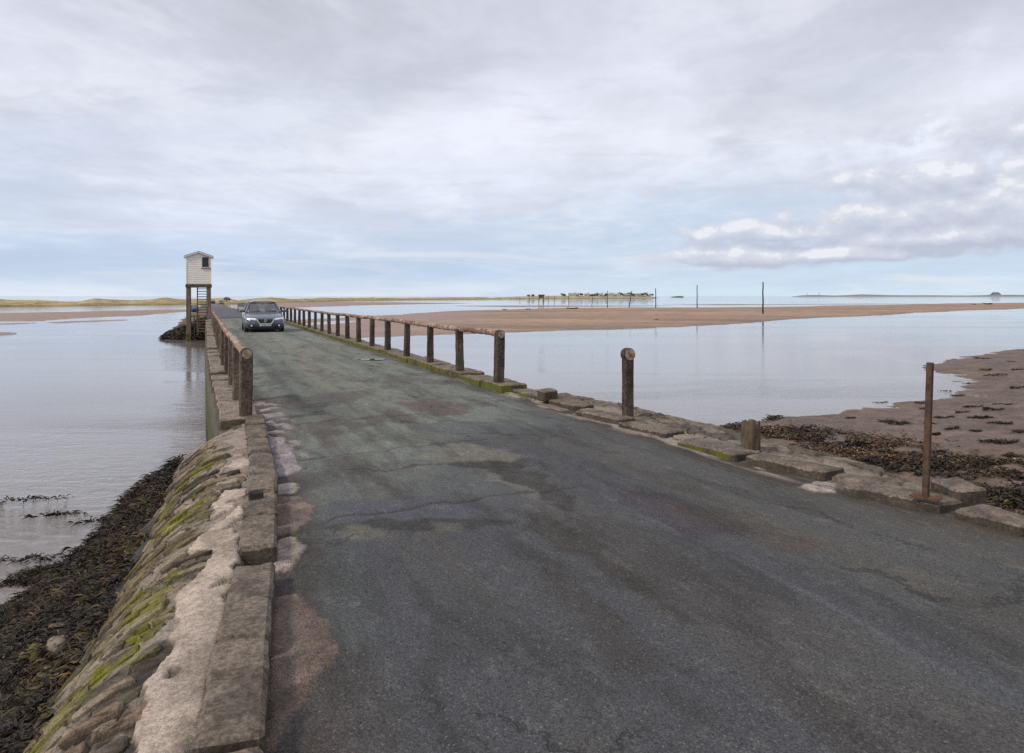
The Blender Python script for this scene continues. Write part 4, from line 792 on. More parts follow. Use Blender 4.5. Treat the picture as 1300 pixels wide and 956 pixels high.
# ================================================================== cars
def make_car(label, paint, detail=True, group=None):
    root = empty('car', (0, 0, 0)); tag(root, label, 'car', group)
    m, t = M_('car_paint'); n = t.noise(t.obj(), 6, 4); t.out(Base_Color=t.mix(n, tuple(c*.85 for c in paint), paint), Metallic=.25, Roughness=.28, Coat_Weight=.8, Coat_Roughness=.06, Specular_IOR_Level=.5); mp = m
    gl, t = M_('car_glass'); t.out(Base_Color=(.05, .065, .072), Roughness=.03, IOR=2.1, Specular_IOR_Level=.8, Alpha=.62); blk = m_simple('black_plastic', (.016, .016, .018), .5, .2, 8, 0); 
    chrome = m_simple('bright_chrome', (.78, .79, .82), .12, .05, 4, 0, metal=1.0); lamp, t = M_('lamp_glass'); t.out(Base_Color=(.80, .83, .88), Roughness=.12, Metallic=.2, Coat_Weight=1.0)
    rub = m_simple('tyre_rubber', (.018, .018, .018), .85, .2, 12, .4, 50); alloy = m_simple('alloy', (.45, .46, .48), .3, .1, 4, 0, metal=.9)
    # lower body: stations from the nose (y=0) to the tail (y=4.7); half-widths and heights of seven points per station
    # y: hw_bottom, z_bottom, hw_mid, z_mid, hw_belt, z_belt, hw_top, z_top(center)
    S = [(0.00, .58, .30, .70, .46, .64, .60, .50, .66), (.06, .70, .23, .80, .46, .74, .64, .56, .715), (.20, .78, .20, .865, .48, .82, .69, .62, .78), (.45, .80, .19, .90, .52, .865, .75, .66, .845), (.9, .80, .18, .91, .56, .875, .82, .66, .93),
         (1.35, .80, .18, .91, .58, .875, .89, .66, .985), (1.6, .80, .18, .91, .58, .87, .92, .64, .99), (2.6, .80, .18, .91, .58, .865, .95, .6, .97), (3.5, .80, .18, .91, .60, .86, .96, .6, .98), (4.0, .80, .19, .90, .62, .85, .95, .62, 1.01), (4.5, .76, .24, .86, .62, .81, .93, .6, 1.01), (4.7, .66, .32, .78, .6, .74, .86, .55, .93)]
    ys = np.concatenate([np.linspace(0, .45, 10), np.linspace(.5, 4.7, 34)]); T = np.array(S); R = []
    for y in ys:
        hb, zb, hm, zm, hB, zB, ht, zt = [np.interp(y, T[:, 0], T[:, k]) for k in range(1, 9)]
        ctrl = [(0, zb), (hb*.9, zb), (hb+.5*(hm-hb)+.02, zb+.09), (hm, zm), (hm*.5+hB*.5+.012, (zm+zB)/2+.02), (hB, zB), (hB-.045, zB+.045*(zt-zB)/.06 if zt-zB < .06 else zB+.035), (ht, zB+(zt-zB)*.78), (ht*.5, zt-.008), (0, zt)]
        half = ctrl; R.append([(x, y, z) for x, z in half] + [(-x, y, z) for x, z in half[-2:0:-1]])
    R = np.array(R); 
    # wheel arches: pull the skirt up around each axle
    for yc in (.92, 3.63):
        d = np.hypot(R[..., 1]-yc, 0); low = R[..., 2] < .5; up = .18+np.sqrt(np.clip(.36**2-(R[..., 1]-yc)**2, 0, None))*1.35
        R[..., 2] = np.where((d < .36) & (R[..., 2] < up) & (np.abs(R[..., 0]) > .5), np.minimum(up, .66), R[..., 2])
    n_, m_, _ = R.shape; I = np.arange(n_*m_).reshape(n_, m_); I2 = np.roll(I, -1, 1); Q = np.stack([I[:-1], I[1:], I2[1:], I2[:-1]], -1).reshape(-1, 4)
    me = mesh_np('body', R, Q); bm = bmesh.new(); bm.from_mesh(me); bm.verts.ensure_lookup_table()
    bm.faces.new([bm.verts[i] for i in I[0]]); bm.faces.new([bm.verts[i] for i in I[-1][::-1]]); bmesh.ops.recalc_face_normals(bm, faces=bm.faces); bm.to_mesh(me); bm.free()
    for p in me.polygons: p.use_smooth = True
    body = link('body', me, mp, root)
    # roof shell and pillars
    G4 = {'wb': (1.42, .70, .985), 'wt': (2.15, .56, 1.425), 'rt': (3.30, .55, 1.43), 'rb': (4.12, .66, 1.02)}
    (yb, xb, zb), (yt, xt, zt), (yr, xr, zr), (yq, xq, zq) = G4['wb'], G4['wt'], G4['rt'], G4['rb']
    xx = np.linspace(-1, 1, 15); yy = np.linspace(0, 1, 12); A, Bq = np.meshgrid(xx, yy, indexing='ij')
    Yr = yt-.05+(yr-yt+.1)*Bq; Wr = .60*np.ones_like(A); Zr = 1.435+.045*(1-A**2)+.02*np.sin(Bq*math.pi)-.05*(np.abs(A)**6)
    rm = grid_mesh('roof', A*Wr, Yr, Zr); ro = link('roof', rm, mp, root); sm_ = ro.modifiers.new('thick', 'SOLIDIFY'); sm_.thickness = .03
    def quadgrid(name, c0, c1, c2, c3, bulge, mat, parent, n=10):
        c0, c1, c2, c3 = map(np.array, (c0, c1, c2, c3)); a = np.linspace(0, 1, n); A, Bq = np.meshgrid(a, a, indexing='ij'); A_, B_ = A[..., None], Bq[..., None]
        Pq = (c0*(1-A_)+c1*A_)*(1-B_)+(c3*(1-A_)+c2*A_)*B_; Pq = Pq+np.array(bulge)*(16*A_*(1-A_)*B_*(1-B_))**.6; return link(name, grid_mesh(name, Pq[..., 0], Pq[..., 1], Pq[..., 2]), mat, parent)
    ws = quadgrid('windscreen', (-xb, yb, zb), (xb, yb, zb), (xt, yt, zt), (-xt, yt, zt), (0, -.08, .03), gl, root)
    quadgrid('rear_window', (-xq, yq, zq), (xq, yq, zq), (xr, yr, zr), (-xr, yr, zr), (0, .06, .03), gl, root)
    for s_ in (-1, 1):
        quadgrid('side_window', (s_*.835, yb+.12, .955), (s_*.835, yq-.1, .985), (s_*.625, yr+.0, 1.41), (s_*.625, yt+.05, 1.41), (s_*.03, 0, 0), gl, root)
        b = B(); b.bar((s_*.79, yb-.02, .955), (s_*.61, yt-.02, 1.435), .075, .09, .015); b.build('pillar', mp, root)
        b = B(); b.bar((s_*.80, yq+.0, .97), (s_*.60, yr+.02, 1.435), .11, .10, .02); b.build('pillar', mp, root)
        b = B(); b.bar((s_*.85, 2.55, .955), (s_*.63, 2.62, 1.425), .05, .07, .01); b.build('pillar', blk, root)
        b = B(); b.box((s_*.895, 2.0, .86), (.02, .16, .03), None, .006); b.build('door_handle', mp, root)
        b = B(); b.ball((s_*1.0, 1.50, 1.03), .1, (1.2, .6, .75)); mi = b.build('mirror', mp, root, True)
        b = B(); b.bar((s_*.84, 1.53, .97), (s_*.97, 1.52, 1.0), .05, .04); b.build('bracket', blk, mi)
        for yc in (.92, 3.63):
            wl_ = empty('wheel', (s_*.80, yc, .32)); wl_.parent = root
            b = B(); b.cyl((-.10, 0, 0), (.10, 0, 0), .32, n=28); bmesh.ops.bevel(b.bm, geom=[e for e in b.bm.edges if abs((e.verts[0].co-e.verts[1].co).x) < 1e-4], offset=.03, segments=2, affect='EDGES'); b.build('tyre', rub, wl_, True)
            b = B(); b.cyl((s_*.085, 0, 0), (s_*.112, 0, 0), .215, n=24)
            b.build('rim', alloy, wl_)
    b = B(); b.box((0, 2.25, .215), (1.5, 3.9, .15)); b.build('underbody', blk, root)  # black underbody set low to deepen the shade beneath the car
    b = B(); b.box((0, 2.0, 1.18), (1.1, .02, .0)) if False else b.box((0, 2.6, .75), (1.3, 1.9, .1)); 
    for x in (-.38, .38): b.box((x, 2.45, 1.02), (.5, .14, .5), Matrix.Rotation(-.2, 3, 'X'), .05).box((x, 2.5, 1.33), (.26, .1, .17), None, .04)
    b.build('seats', m_simple('grey_upholstery', (.12, .12, .13), .9), root)
    b = B(); b.box((0, 1.62, .95), (1.3, .45, .08), None, .03); b.build('dashboard', blk, root)
    for s_ in (-1, 1):                                              # head lamps wrap round the corners
        c = [(s_*.40, .055, .60), (s_*.80, .24, .635), (s_*.815, .30, .72), (s_*.44, .115, .70)]
        quadgrid('headlight', *[(x*1.02, y-.125, z+.005) for x, y, z in c], (0, -.03, 0), lamp, root, 6)
        b = B(); b.box((s_*.58, .005, .34), (.42, .07, .10), Matrix.Rotation(s_*.25, 3, 'Z'), .01); fi = b.build('lower_intake', blk, root)
        b = B(); b.cyl((s_*.62, -.045, .36), (s_*.62, .0, .36), .04, n=14); b.build('fog_light', lamp, fi)
        b = B(); b.box((s_*.70, 4.62, .78), (.28, .12, .18), Matrix.Rotation(-s_*.3, 3, 'Z'), .03); b.build('tail_light', m_simple('red_lens', (.35, .01, .01), .2, .1, 3, 0), root)
    # shield grille with its bright U
    prof = [(-.385, .655), (.385, .655), (.30, .50), (.22, .435), (-.22, .435), (-.30, .50)]
    def prism(pts, y0, y1): 
        q = B(); f = [q.bm.verts.new((x, y0, z)) for x, z in pts]; g = [q.bm.verts.new((x, y1, z)) for x, z in pts]; q.bm.faces.new(f); q.bm.faces.new(g[::-1])
        for i in range(len(pts)): q.bm.faces.new((f[i], g[i], g[(i+1) % len(pts)], f[(i+1) % len(pts)]))
        return q
    gr = prism(prof, -.030, .08).build('grille', blk, root)
    b = B(); pts = [(-.40, .665), (-.315, .495), (-.23, .425), (.23, .425), (.315, .495), (.40, .665)]
    for p, q in zip(pts[:-1], pts[1:]): b.bar((p[0], -.035, p[1]), (q[0], -.035, q[1]), .075, .06, .015)
    b.build('chrome_surround', chrome, gr); b = B()
    for z in (.53, .575, .62): b.box((0, -.034, z), (.6, .012, .012))
    b.build('slat', m_simple('dark_chrome', (.12, .12, .13), .3, .1, 4, 0, metal=.8), gr)
    prism([(-.30, .26), (.30, .26), (.32, .345), (-.32, .345)], -.035, .08).build('lower_grille', blk, root)
    if detail:
        b = B(); tr = bmesh.new(); 
        for i in range(24):
            a0, a1 = 2*math.pi*i/24, 2*math.pi*(i+1)/24; b.bar((math.cos(a0)*.066, -.05, .585+math.sin(a0)*.066), (math.cos(a1)*.066, -.05, .585+math.sin(a1)*.066), .015, .014)
        for pts in ([(-.024, .058), (0, .012), (.024, .058)], [(-.05, .036), (-.024, -.05), (0, -.004), (.024, -.05), (.05, .036)]):
            for p, q in zip(pts[:-1], pts[1:]): b.bar((p[0], -.05, .585+p[1]), (q[0], -.05, .585+q[1]), .013, .014)
        b.build('emblem', chrome, gr)
    b = B(); b.box((0, -.045, .395), (.52, .012, .112), None, .003); pt_ = b.build('number_plate', m_simple('plate_white', (.78, .78, .76), .4, .05, 4, 0), root)
    b = B(); x = -.205
    for ch in ('l|_', '|=', '=_|', '|||', ' ', '|-', '=|', '|_|'):
        if ch != ' ':
            for k, q in enumerate(ch):
                if q in 'l|': b.box((x+k*.018-.012, -.053, .395), (.011, .004, .07))
                elif q == '=': b.box((x, -.053, .42), (.036, .004, .011)); b.box((x, -.053, .372), (.036, .004, .011))
                else: b.box((x, -.053, .395), (.036, .004, .011))
        x += .058
    b.build('lettering', blk, pt_)
    if detail:
        b = B()
        for x0, x1 in ((-.45, .02), (.15, .60)): b.bar((x0, 1.345, 1.005), (x1, 1.46, 1.035), .014, .014)
        b.build('wiper', blk, root); b = B(); b.box((0, 2.03, 1.335), (.24, .03, .06), None, .01); b.build('rear_view_mirror', blk, root)
        b = B(); b.box((.50, 1.60, 1.085), (.14, .004, .07), Matrix.Rotation(-.95, 3, 'X')); b.build('windscreen_sticker', m_simple('sticker', (.7, .75, .78), .5), ws)
        prism([(-.62, .225), (.62, .225), (.6, .25), (-.6, .25)], -.03, .06).build('front_lip', blk, root)
        b = B(); b.bar((-.70, 1.0, .985-.065), (-.58, .14, .745), .012, .01).bar((.70, 1.0, .985-.065), (.58, .14, .745), .012, .01); 
        b.build('bonnet_crease', mp, root)
    return root
car = make_car('blue grey saloon car with chrome shield grille driving towards the viewer on the bridge', (.11, .125, .165))
X, Y = G(335.3, 421.5, -.02); u_, v_ = UV(X, Y); car.location = W(u_-.9, v_, float(road_z(np.array(u_)))+.012); car.rotation_euler = (0, 0, TH)
# the driver, seated on the viewer's left
def skin(name, verts, edges, radii, mat, parent, loc=(0, 0, 0), sub=2, rootv=0):
    me = bpy.data.meshes.new(name); me.from_pydata(verts, edges, []); o = link(name, me, mat, parent, loc)
    o.modifiers.new('skin', 'SKIN'); sv_ = me.skin_vertices[0].data
    for i, r in enumerate(radii): sv_[i].radius = (r, r) if not hasattr(r, '__len__') else r; sv_[i].use_root = (i == rootv)
    s = o.modifiers.new('sub', 'SUBSURF'); s.levels = sub; s.render_levels = sub
    for p in me.polygons: p.use_smooth = True
    return o
def driver():
    skm = m_simple('skin_tone', (.48, .30, .22), .6, .1, 5, 0); cl = m_simple('navy_jumper', (.05, .055, .08), .9, .2, 9, .3)
    x = -.38; V_ = [(x, 2.30, .62), (x, 2.28, .82), (x, 2.27, 1.02), (x, 2.25, 1.12), (x, 2.24, 1.20), (x, 2.22, 1.29), (x, 2.21, 1.345),
                    (x-.18, 2.26, 1.05), (x-.22, 2.10, .86), (x-.14, 1.88, .98), (x+.18, 2.26, 1.05), (x+.22, 2.10, .86), (x+.14, 1.88, .98), (x-.1, 2.25, .62), (x-.12, 1.90, .64), (x-.12, 1.68, .38), (x+.1, 2.25, .62), (x+.12, 1.90, .64), (x+.12, 1.68, .38)]
    E = [(0, 1), (1, 2), (2, 3), (3, 4), (4, 5), (5, 6), (2, 7), (7, 8), (8, 9), (2, 10), (10, 11), (11, 12), (0, 13), (13, 14), (14, 15), (0, 16), (16, 17), (17, 18)]
    r = [.15, (.15, .12), (.15, .11), .06, .055, .098, .07, .065, .05, .04, .065, .05, .04, .09, .08, .055, .09, .08, .055]
    o = skin('person', V_, E, r, skm, None); o.location = car.location; o.rotation_euler = car.rotation_euler
    tag(o, 'driver in a dark jumper seated behind the windscreen of the oncoming saloon car', 'person')
    skin('jumper', [V_[i] for i in (0, 1, 2, 7, 8, 9, 10, 11, 12)], [(0, 1), (1, 2), (2, 3), (3, 4), (4, 5), (2, 6), (6, 7), (7, 8)], [.165, (.165, .135), (.165, .125), .078, .062, .05, .078, .062, .05], cl, o)
    b = B(); b.ball((x, 2.245, 1.335), .108, (.98, 1.0, .85)); b.build('hair', m_simple('brown_hair', (.05, .035, .025), .7, .2, 20, .4), o, True)
    b = B()
    for s_ in (-1, 1): b.ball((x+s_*.034, 2.125, 1.305), .013)
    b.build('eyes', m_simple('dark_eye', (.03, .025, .02), .2, .1, 3, 0), o); b = B(); b.ball((x, 2.118, 1.275), .018, (.8, 1.1, 1.4)); b.ball((x, 2.135, 1.232), .022, (1.3, .6, .35)); b.build('nose_and_mouth', m_simple('lip_tone', (.42, .23, .17), .6, .1, 5, 0), o)
    wh = []; 
    b = B()
    for i in range(20):
        a0, a1 = 2*math.pi*i/20, 2*math.pi*(i+1)/20; f = lambda a: (x+math.cos(a)*.18, 1.86-math.sin(a)*.06, .97+math.sin(a)*.17); b.bar(f(a0), f(a1), .026, .026)
    b.build('steering_wheel', blk_any(), car)
def blk_any(): return m_simple('wheel_rim_black', (.016, .016, .018), .5, .2, 8, 0)
driver()
bc = make_car('bright blue parked car half hidden behind the legs of the refuge hut', (.03, .10, .22), False)
X, Y = at(245.2, 160); u_, v_ = UV(X, Y); bc.location = (X, Y, float(road_z(np.array(u_)))-.75); bc.rotation_euler = (0, 0, TH+math.pi+.06)
d1 = make_car('tiny dark blue car far down the causeway, nearer the hut of the two distant cars', (.015, .018, .06), False, 'distant cars'); X, Y = at(270.2, 330); d1.location = (X, Y, -1.45); d1.rotation_euler = (0, 0, TH+math.pi)
d2 = make_car('tiny dark red car far down the causeway, to the right of the distant blue one', (.045, .008, .02), False, 'distant cars'); X, Y = at(281.0, 300); d2.location = (X, Y, -1.40); d2.rotation_euler = (0, 0, TH)
# ================================================================== marker poles and refuge box on the sands
MPOLE = m_simple('dark_wet_timber', (.055, .043, .036), .9, .3, 3, .4, 20, col2=(.028, .022, .02))
def pole(xb, yb, xt, yt, z, r, lb):
    D = F*(CAMZ-z)/(yb-HY); h = (yb-yt)*D/F; X, Y = at(xb, D); dxp = (xt-xb)*D/F
    b = B(); n = 7; pts = [Vector((dxp*i/n+.03*math.sin(i*2.1+xb), 0, -.6+(h+.6)*i/n)) for i in range(n+1)]
    for i in range(n): b.cyl(pts[i], pts[i+1], r*(1.1-.35*i/n), r*(1.1-.35*(i+1)/n), 9)
    o = b.build('marker_pole', MPOLE, None, True, (X, Y, z)); tag(o, lb, 'pole', 'marker poles standing across the sands')
P_ = [(968.6, 397.5, 968.6, 358.0, -1.2, .13, 'tallest and nearest marker pole, upright on the sand bar'), (885, 392.2, 885, 361.8, -1.35, .115, 'second tallest upright marker pole, left of the tallest on the sand bar'), (832.5, 391.6, 832.4, 366, -1.35, .12, 'upright marker pole just past the right tip of the village island'),
      (798, 391, 802, 369, -1.4, .11, 'marker pole leaning right in front of the village trees'), (771, 390.4, 771, 369, -1.4, .11, 'upright marker pole left of the leaning one, against the island village'), (751, 388, 753, 374, -1.6, .10, 'short marker pole leaning slightly right in the water before the yellow field'),
      (722, 386, 722, 371.5, -1.6, .12, 'upright marker pole in the water a little right of the stilted box'), (703.8, 384.4, 703.8, 375.2, -1.6, .12, 'small faint marker pole, second to the right of the stilted box'), (696, 383.8, 696, 375.6, -1.6, .12, 'small faint marker pole, first to the right of the stilted box'),
      (672, 383, 672, 376.6, -1.6, .13, 'tiny marker pole just left of the stilted box'), (660, 382.4, 660, 377, -1.6, .13, 'tiny marker pole, second to the left of the stilted box')]
for p in P_: pole(*p)
D = F*3.3/(384.2-HY); X, Y = at(687, D); rb = empty('refuge_box', (X, Y, ZW)); tag(rb, 'small dark refuge box on four stilts far out in the water before the island', 'refuge box')
b = B(); b.box((0, 0, 3.0), (2.6, 2.2, 1.3), None, .05); bx = b.build('cabin', m_simple('grey_boards', (.09, .08, .07), .9), rb); b = B(); b.face([(-1.5, -1.3, 3.62), (1.5, -1.3, 3.62), (1.5, 0, 4.15), (-1.5, 0, 4.15)]).face([(-1.5, 1.3, 3.62), (1.5, 1.3, 3.62), (1.5, 0, 4.15), (-1.5, 0, 4.15)]); b.build('roof', m_simple('dark_boards', (.05, .045, .04), .9), rb)
for sx in (-1, 1):
    for sy in (-1, 1): b = B(); b.bar((sx*1.25, sy*.9, -.5), (sx*1.1, sy*.8, 2.4), .22, .22); b.build('leg', MPOLE, rb)
# notice board by the far end of the bridge
X, Y = at(306.8, 84); u_, v_ = UV(X, Y); nb = empty('notice_board', (X, Y, float(road_z(np.array(u_)))-.25), TH-.05); tag(nb, 'weathered grey notice board on two posts beside the road beyond the bridge', 'notice board')
b = B(); b.box((0, 0, 1.1), (.84, .05, .46), None, .01); b.build('panel', m_simple('blank_grey_board', (.20, .19, .18), .8, .25, 5), nb)
for s_ in (-1, 1): b = B(); b.box((s_*.36, .045, .55), (.07, .03, 1.5)); b.build('post', MPOLE, nb)
for x, h, lb in ((313.4, .95, 'short grey marker post just left of the approaching car roof'), (316.4, .9, 'second short grey marker post tucked against the approaching car roof')):
    X, Y = at(x, 84); u_, v_ = UV(X, Y); b = B(); b.box((0, 0, h/2-.3), (.14, .14, h+.6), None, .02); o = b.build('marker_post', m_simple('blue_grey_paint', (.12, .12, .15), .7), None, False, (X, Y, float(road_z(np.array(u_)))-.1), TH); tag(o, lb, 'post')
# ================================================================== leaves: crowns made of many small faces
def leaf_mat(name, c1, c2):
    m, t = M_(name); n = t.noise(t.obj(), .9, 3); g = t.n('ShaderNodeObjectInfo').outputs['Random']; t.out(Base_Color=t.mix(t.mr(n, .35, .65), c1, c2), Roughness=.8, Specular_IOR_Level=.2); return m
ML1 = leaf_mat('hazy_foliage', (.13, .155, .13), (.19, .21, .17)); MTR = m_simple('bark', (.07, .055, .045), .9)  # distance haze mixed into the leaf colours
def crown_mesh(seed, w, h, n=260, leaf=.5):
    r = np.random.RandomState(seed); lobes = [(r.uniform(-.55, .55)*w/2, r.uniform(-.5, .5)*w/2, h*(.45+.4*r.rand()), w*r.uniform(.22, .36)) for _ in range(7)]
    V_, Fq = [], []
    for i in range(n):
        x, y, z, q = lobes[r.randint(7)]; d = r.normal(size=3); d /= np.linalg.norm(d); c = np.array((x, y, z))+d*q*r.uniform(.55, 1.05)*np.array((1, 1, .8)); a = r.normal(size=3); a /= np.linalg.norm(a); b_ = np.cross(a, d); b_ /= np.linalg.norm(b_)+1e-6; s = leaf*r.uniform(.6, 1.3)
        k = len(V_); V_ += [c-a*s, c-b_*s*.6, c+a*s, c+b_*s*.6]; Fq.append((k, k+1, k+2, k+3))
    return mesh_np('crown', np.array(V_), Fq, None, False)
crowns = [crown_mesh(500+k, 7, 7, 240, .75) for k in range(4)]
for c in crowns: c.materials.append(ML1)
def tree(X, Y, z, s, k, lb, grp=None, wide=1.0):
    root = empty('tree', (X, Y, z), rnd.uniform(0, 6)); root.scale = (s*wide, s*wide, s); tag(root, lb, 'tree', grp)
    b = B(); b.cyl((0, 0, -.5), (.1, 0, 2.2), .28, .17, 8); b.cyl((.1, 0, 2.1), (.9, .3, 4.2), .15, .06, 6); b.cyl((.1, 0, 2.1), (-.7, -.2, 4.4), .14, .06, 6); b.build('trunk', MTR, root); link('crown', crowns[k % 4], None, root)
def isl(x, y): D = F*3.3/(y-HY); return at(x, D*1.06), D
walls = [m_simple('far_wall_%d' % i, c, .9, .1, .5, 0) for i, c in enumerate([(.48, .44, .40), (.36, .31, .27), (.55, .52, .48)])]; roofs = [m_simple('far_roof_%d' % i, c, .9, .1, .5, 0) for i, c in enumerate([(.30, .25, .23), (.27, .27, .28)])]  # roof colours lightened with distance haze
pane_m = m_simple('far_pane', (.05, .06, .07), .3, .1, 2, 0)
def house(x, w, d, h, k):
    (X, Y), D = isl(x, np.interp(x, [640, 705, 760, 836], [379.9, 379.4, 379.1, 378.5])); zt = ZW+(np.interp(x, [640, 675, 705, 760, 800, 836], [379.9, 379.6, 379.4, 379.1, 378.8, 378.4])-np.interp(x, [640, 675, 705, 760, 800, 836], [377.2, 375.8, 375.4, 375.6, 375.9, 378]))*D/F
    root = empty('house', (X, Y, zt*.75), rnd.uniform(-.5, .5)); tag(root, 'tiny far off cottage among trees in the island village', 'house', 'cottages of the island village')
    b = B(); b.box((0, 0, h/2-1), (w, d, h+2)); b.face([(-w/2, -d/2, h), (-w/2, d/2, h), (-w/2, 0, h+d*.42)]).face([(w/2, -d/2, h), (w/2, d/2, h), (w/2, 0, h+d*.42)]); b.build('wall', walls[k % 3], root)
    b = B(); 
    for s_ in (-1, 1): b.face([(-w/2-.3, s_*(d/2+.3), h-.2), (w/2+.3, s_*(d/2+.3), h-.2), (w/2+.3, 0, h+d*.44), (-w/2-.3, 0, h+d*.44)])
    ro = b.build('roof', roofs[k % 2], root); b = B(); b.box((w*.35, 0, h+d*.5), (.9, .9, 2.0)); b.build('chimney', walls[1], ro)
    for q in (-.3, 0, .3): b = B(); b.box((q*w, -d/2-.03, h*.55), (1.0, .06, 1.2)); b.build('window', pane_m, root)
for i, x in enumerate([727, 731, 745, 757, 763, 772, 776, 780, 784, 792, 797, 806, 811, 817, 824]): house(x, rnd.uniform(5, 9), rnd.uniform(4, 5.5), rnd.uniform(1.6, 2.8), i)
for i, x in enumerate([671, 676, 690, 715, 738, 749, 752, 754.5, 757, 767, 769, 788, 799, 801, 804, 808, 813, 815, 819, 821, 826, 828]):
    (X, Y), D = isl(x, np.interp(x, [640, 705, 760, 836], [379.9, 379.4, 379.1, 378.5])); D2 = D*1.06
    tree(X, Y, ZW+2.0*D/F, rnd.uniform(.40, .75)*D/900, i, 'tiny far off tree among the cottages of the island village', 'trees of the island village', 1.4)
X, Y = at(287.3, 345); tree(X, Y, -.9, .33, 1, 'small lone dark bush on the pale dune above the far end of the road', None, 1.5)
# beacons and the castle on the far shore
haze = m_simple('hazy_stone', (.20, .24, .29), .9, .1, .2, 0)  # distance haze painted into the beacon, castle and crag colours
for x, yt, lb in ((1024.6, 372.0, 'slim far off stone beacon at the left tip of the headland'), (1039.8, 371.2, 'taller far off stone beacon, right of the other on the headland')):
    D = 5100; X, Y = at(x, D); h = (376-yt)*D/F+1; b = B(); b.cyl((0, 0, 0), (0, 0, h*.9), 2.6, 1.7, 4); b.cyl((0, 0, h*.9), (0, 0, h), 1.7, .1, 4); o = b.build('beacon', haze, None, False, (X, Y, ZW+4), .4); tag(o, lb, 'beacon', 'stone beacons on the headland')
D = 5600; X, Y = at(1263, D); cr = empty('castle', (X, Y, ZW)); tag(cr, 'blue grey hazy castle crowning a low crag on the far right horizon', 'castle')
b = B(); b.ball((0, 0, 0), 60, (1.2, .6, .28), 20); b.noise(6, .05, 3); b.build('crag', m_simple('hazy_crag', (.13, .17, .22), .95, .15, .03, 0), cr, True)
b = B(); b.box((5, 0, 20), (34, 24, 22)).box((-12, 0, 17), (14, 14, 18)).box((25, 0, 17), (12, 14, 16)); b.build('keep', haze, cr); b = B()
for q in (-28, -10, 18, 34): b.box((q, -4, 12), (8, 8, 17))
b.box((2, -3, 8), (70, 4, 12)); b.build('curtain_wall', haze, cr)
# ================================================================== seaweed
def blades(P0, n_up, length, width, cols, seed, flat=.35):
    """curled strap-shaped fronds lying on a surface: one mesh"""
    r = np.random.RandomState(seed); n = len(P0); a = r.uniform(0, 2*math.pi, n); L = length*r.uniform(.5, 1.4, n); w = width*r.uniform(.5, 1.4, n)
    dx_, dy_ = np.cos(a), np.sin(a); cv = r.uniform(-1.2, 1.2, n); k = 5; V_ = np.zeros((n, k, 2, 3)); x = P0[:, 0].copy(); y = P0[:, 1].copy(); z0 = P0[:, 2]+r.uniform(0, 1, n)*n_up; arch = r.uniform(.0, 1, n)*flat*L; dr = r.uniform(-.3, .15, n)*L
    roll = r.uniform(-1.3, 1.3, n)
    for i in range(k):
        s = i/(k-1); ww = w*(.55+.9*math.sin(math.pi*min(s+.15, 1)))*.5*(1-.6*s**3); zz = z0+arch*math.sin(math.pi*s)+dr*s
        px_, py_ = -dy_, dx_; hz = np.sin(roll)*ww; hx = np.cos(roll)*ww
        V_[:, i, 0] = np.stack([x-px_*hx, y-py_*hx, zz-hz], -1); V_[:, i, 1] = np.stack([x+px_*hx, y+py_*hx, zz+hz], -1)
        x = x+dx_*L/(k-1); y = y+dy_*L/(k-1); a = a+cv/(k-1); dx_, dy_ = np.cos(a), np.sin(a); roll = roll+r.uniform(-.5, .5, n)
    I = np.arange(n*k*2).reshape(n, k, 2); Q = np.stack([I[:, :-1, 0], I[:, :-1, 1], I[:, 1:, 1], I[:, 1:, 0]], -1).reshape(-1, 4)
    C = np.array(cols)[r.randint(0, len(cols), n)]*r.uniform(.6, 1.5, (n, 1)); C = C*(.35+1.3*ss(.32, .68, fbm(P0[:, 0]*1.6+seed, P0[:, 1]*1.6, seed+50, 4)))[:, None]; C = np.repeat(C, k*2, 0); return V_.reshape(-1, 3), Q, C
MWEED = m_attr('wet_seaweed', .55, 40, .2, 60, .4, .01, .35, 3, .3)
DARK = [(.018, .013, .008), (.024, .017, .009), (.012, .010, .007), (.030, .021, .009), (.044, .030, .010)]
OCHRE = [(.085, .050, .012), (.06, .042, .013), (.115, .068, .015), (.04, .028, .012), (.065, .055, .014)]
RUSTY = [(.055, .028, .013), (.04, .022, .012), (.075, .040, .017), (.024, .016, .010), (.12, .078, .038)]
# bed below the left wall
def lbed(u, v):
    s = np.interp(u, [-6, 4, 11], [-.25, .03, .45]) - v
    z = np.interp(s, [-.2, .72, 1.0, 1.5, 2.1, 2.65, 3.4], [-.5, -.40, -.64, -1.08, -1.46, -1.72, -2.05])
    e = ss(9.0, 12.2, u+(fbm(np.asarray(v)*.9, np.asarray(u)*.3, 151, 3)-.5)*1.6); z = z-(.5*e**2)*ss(.5, 1.2, s)-1.2*ss(11.0, 12.6, u)
    return z + (fbm(u*1.3, v*1.3, 152, 5)-.5)*.46*ss(.7, 1.3, s) + .14*ss(7.5, 9.5, u)*ss(.6, .9, s)*ss(1.9, 1.2, s) + (fbm(u*5, v*5, 153, 4)-.5)*.17
us = np.arange(-3, 13.6, .05); vv = np.arange(-4.2, .1, .05); U, V = np.meshgrid(us, vv, indexing='ij'); Z = lbed(U, V); P = np.stack([U*DX+V*DY, U*DY-V*DX, Z], -1)
cc = mixc(np.ones(U.shape+(3,))*np.array((.020, .016, .011)), (.05, .036, .014), ss(.5, .7, fbm(U*3, V*3, 154, 4)))
Vb, Qb = P.reshape(-1, 3), None; n_, m_ = U.shape; I = np.arange(n_*m_).reshape(n_, m_); Qb = np.stack([I[:-1, :-1], I[:-1, 1:], I[1:, 1:], I[1:, :-1]], -1).reshape(-1, 4); Cb = cc.reshape(-1, 3)
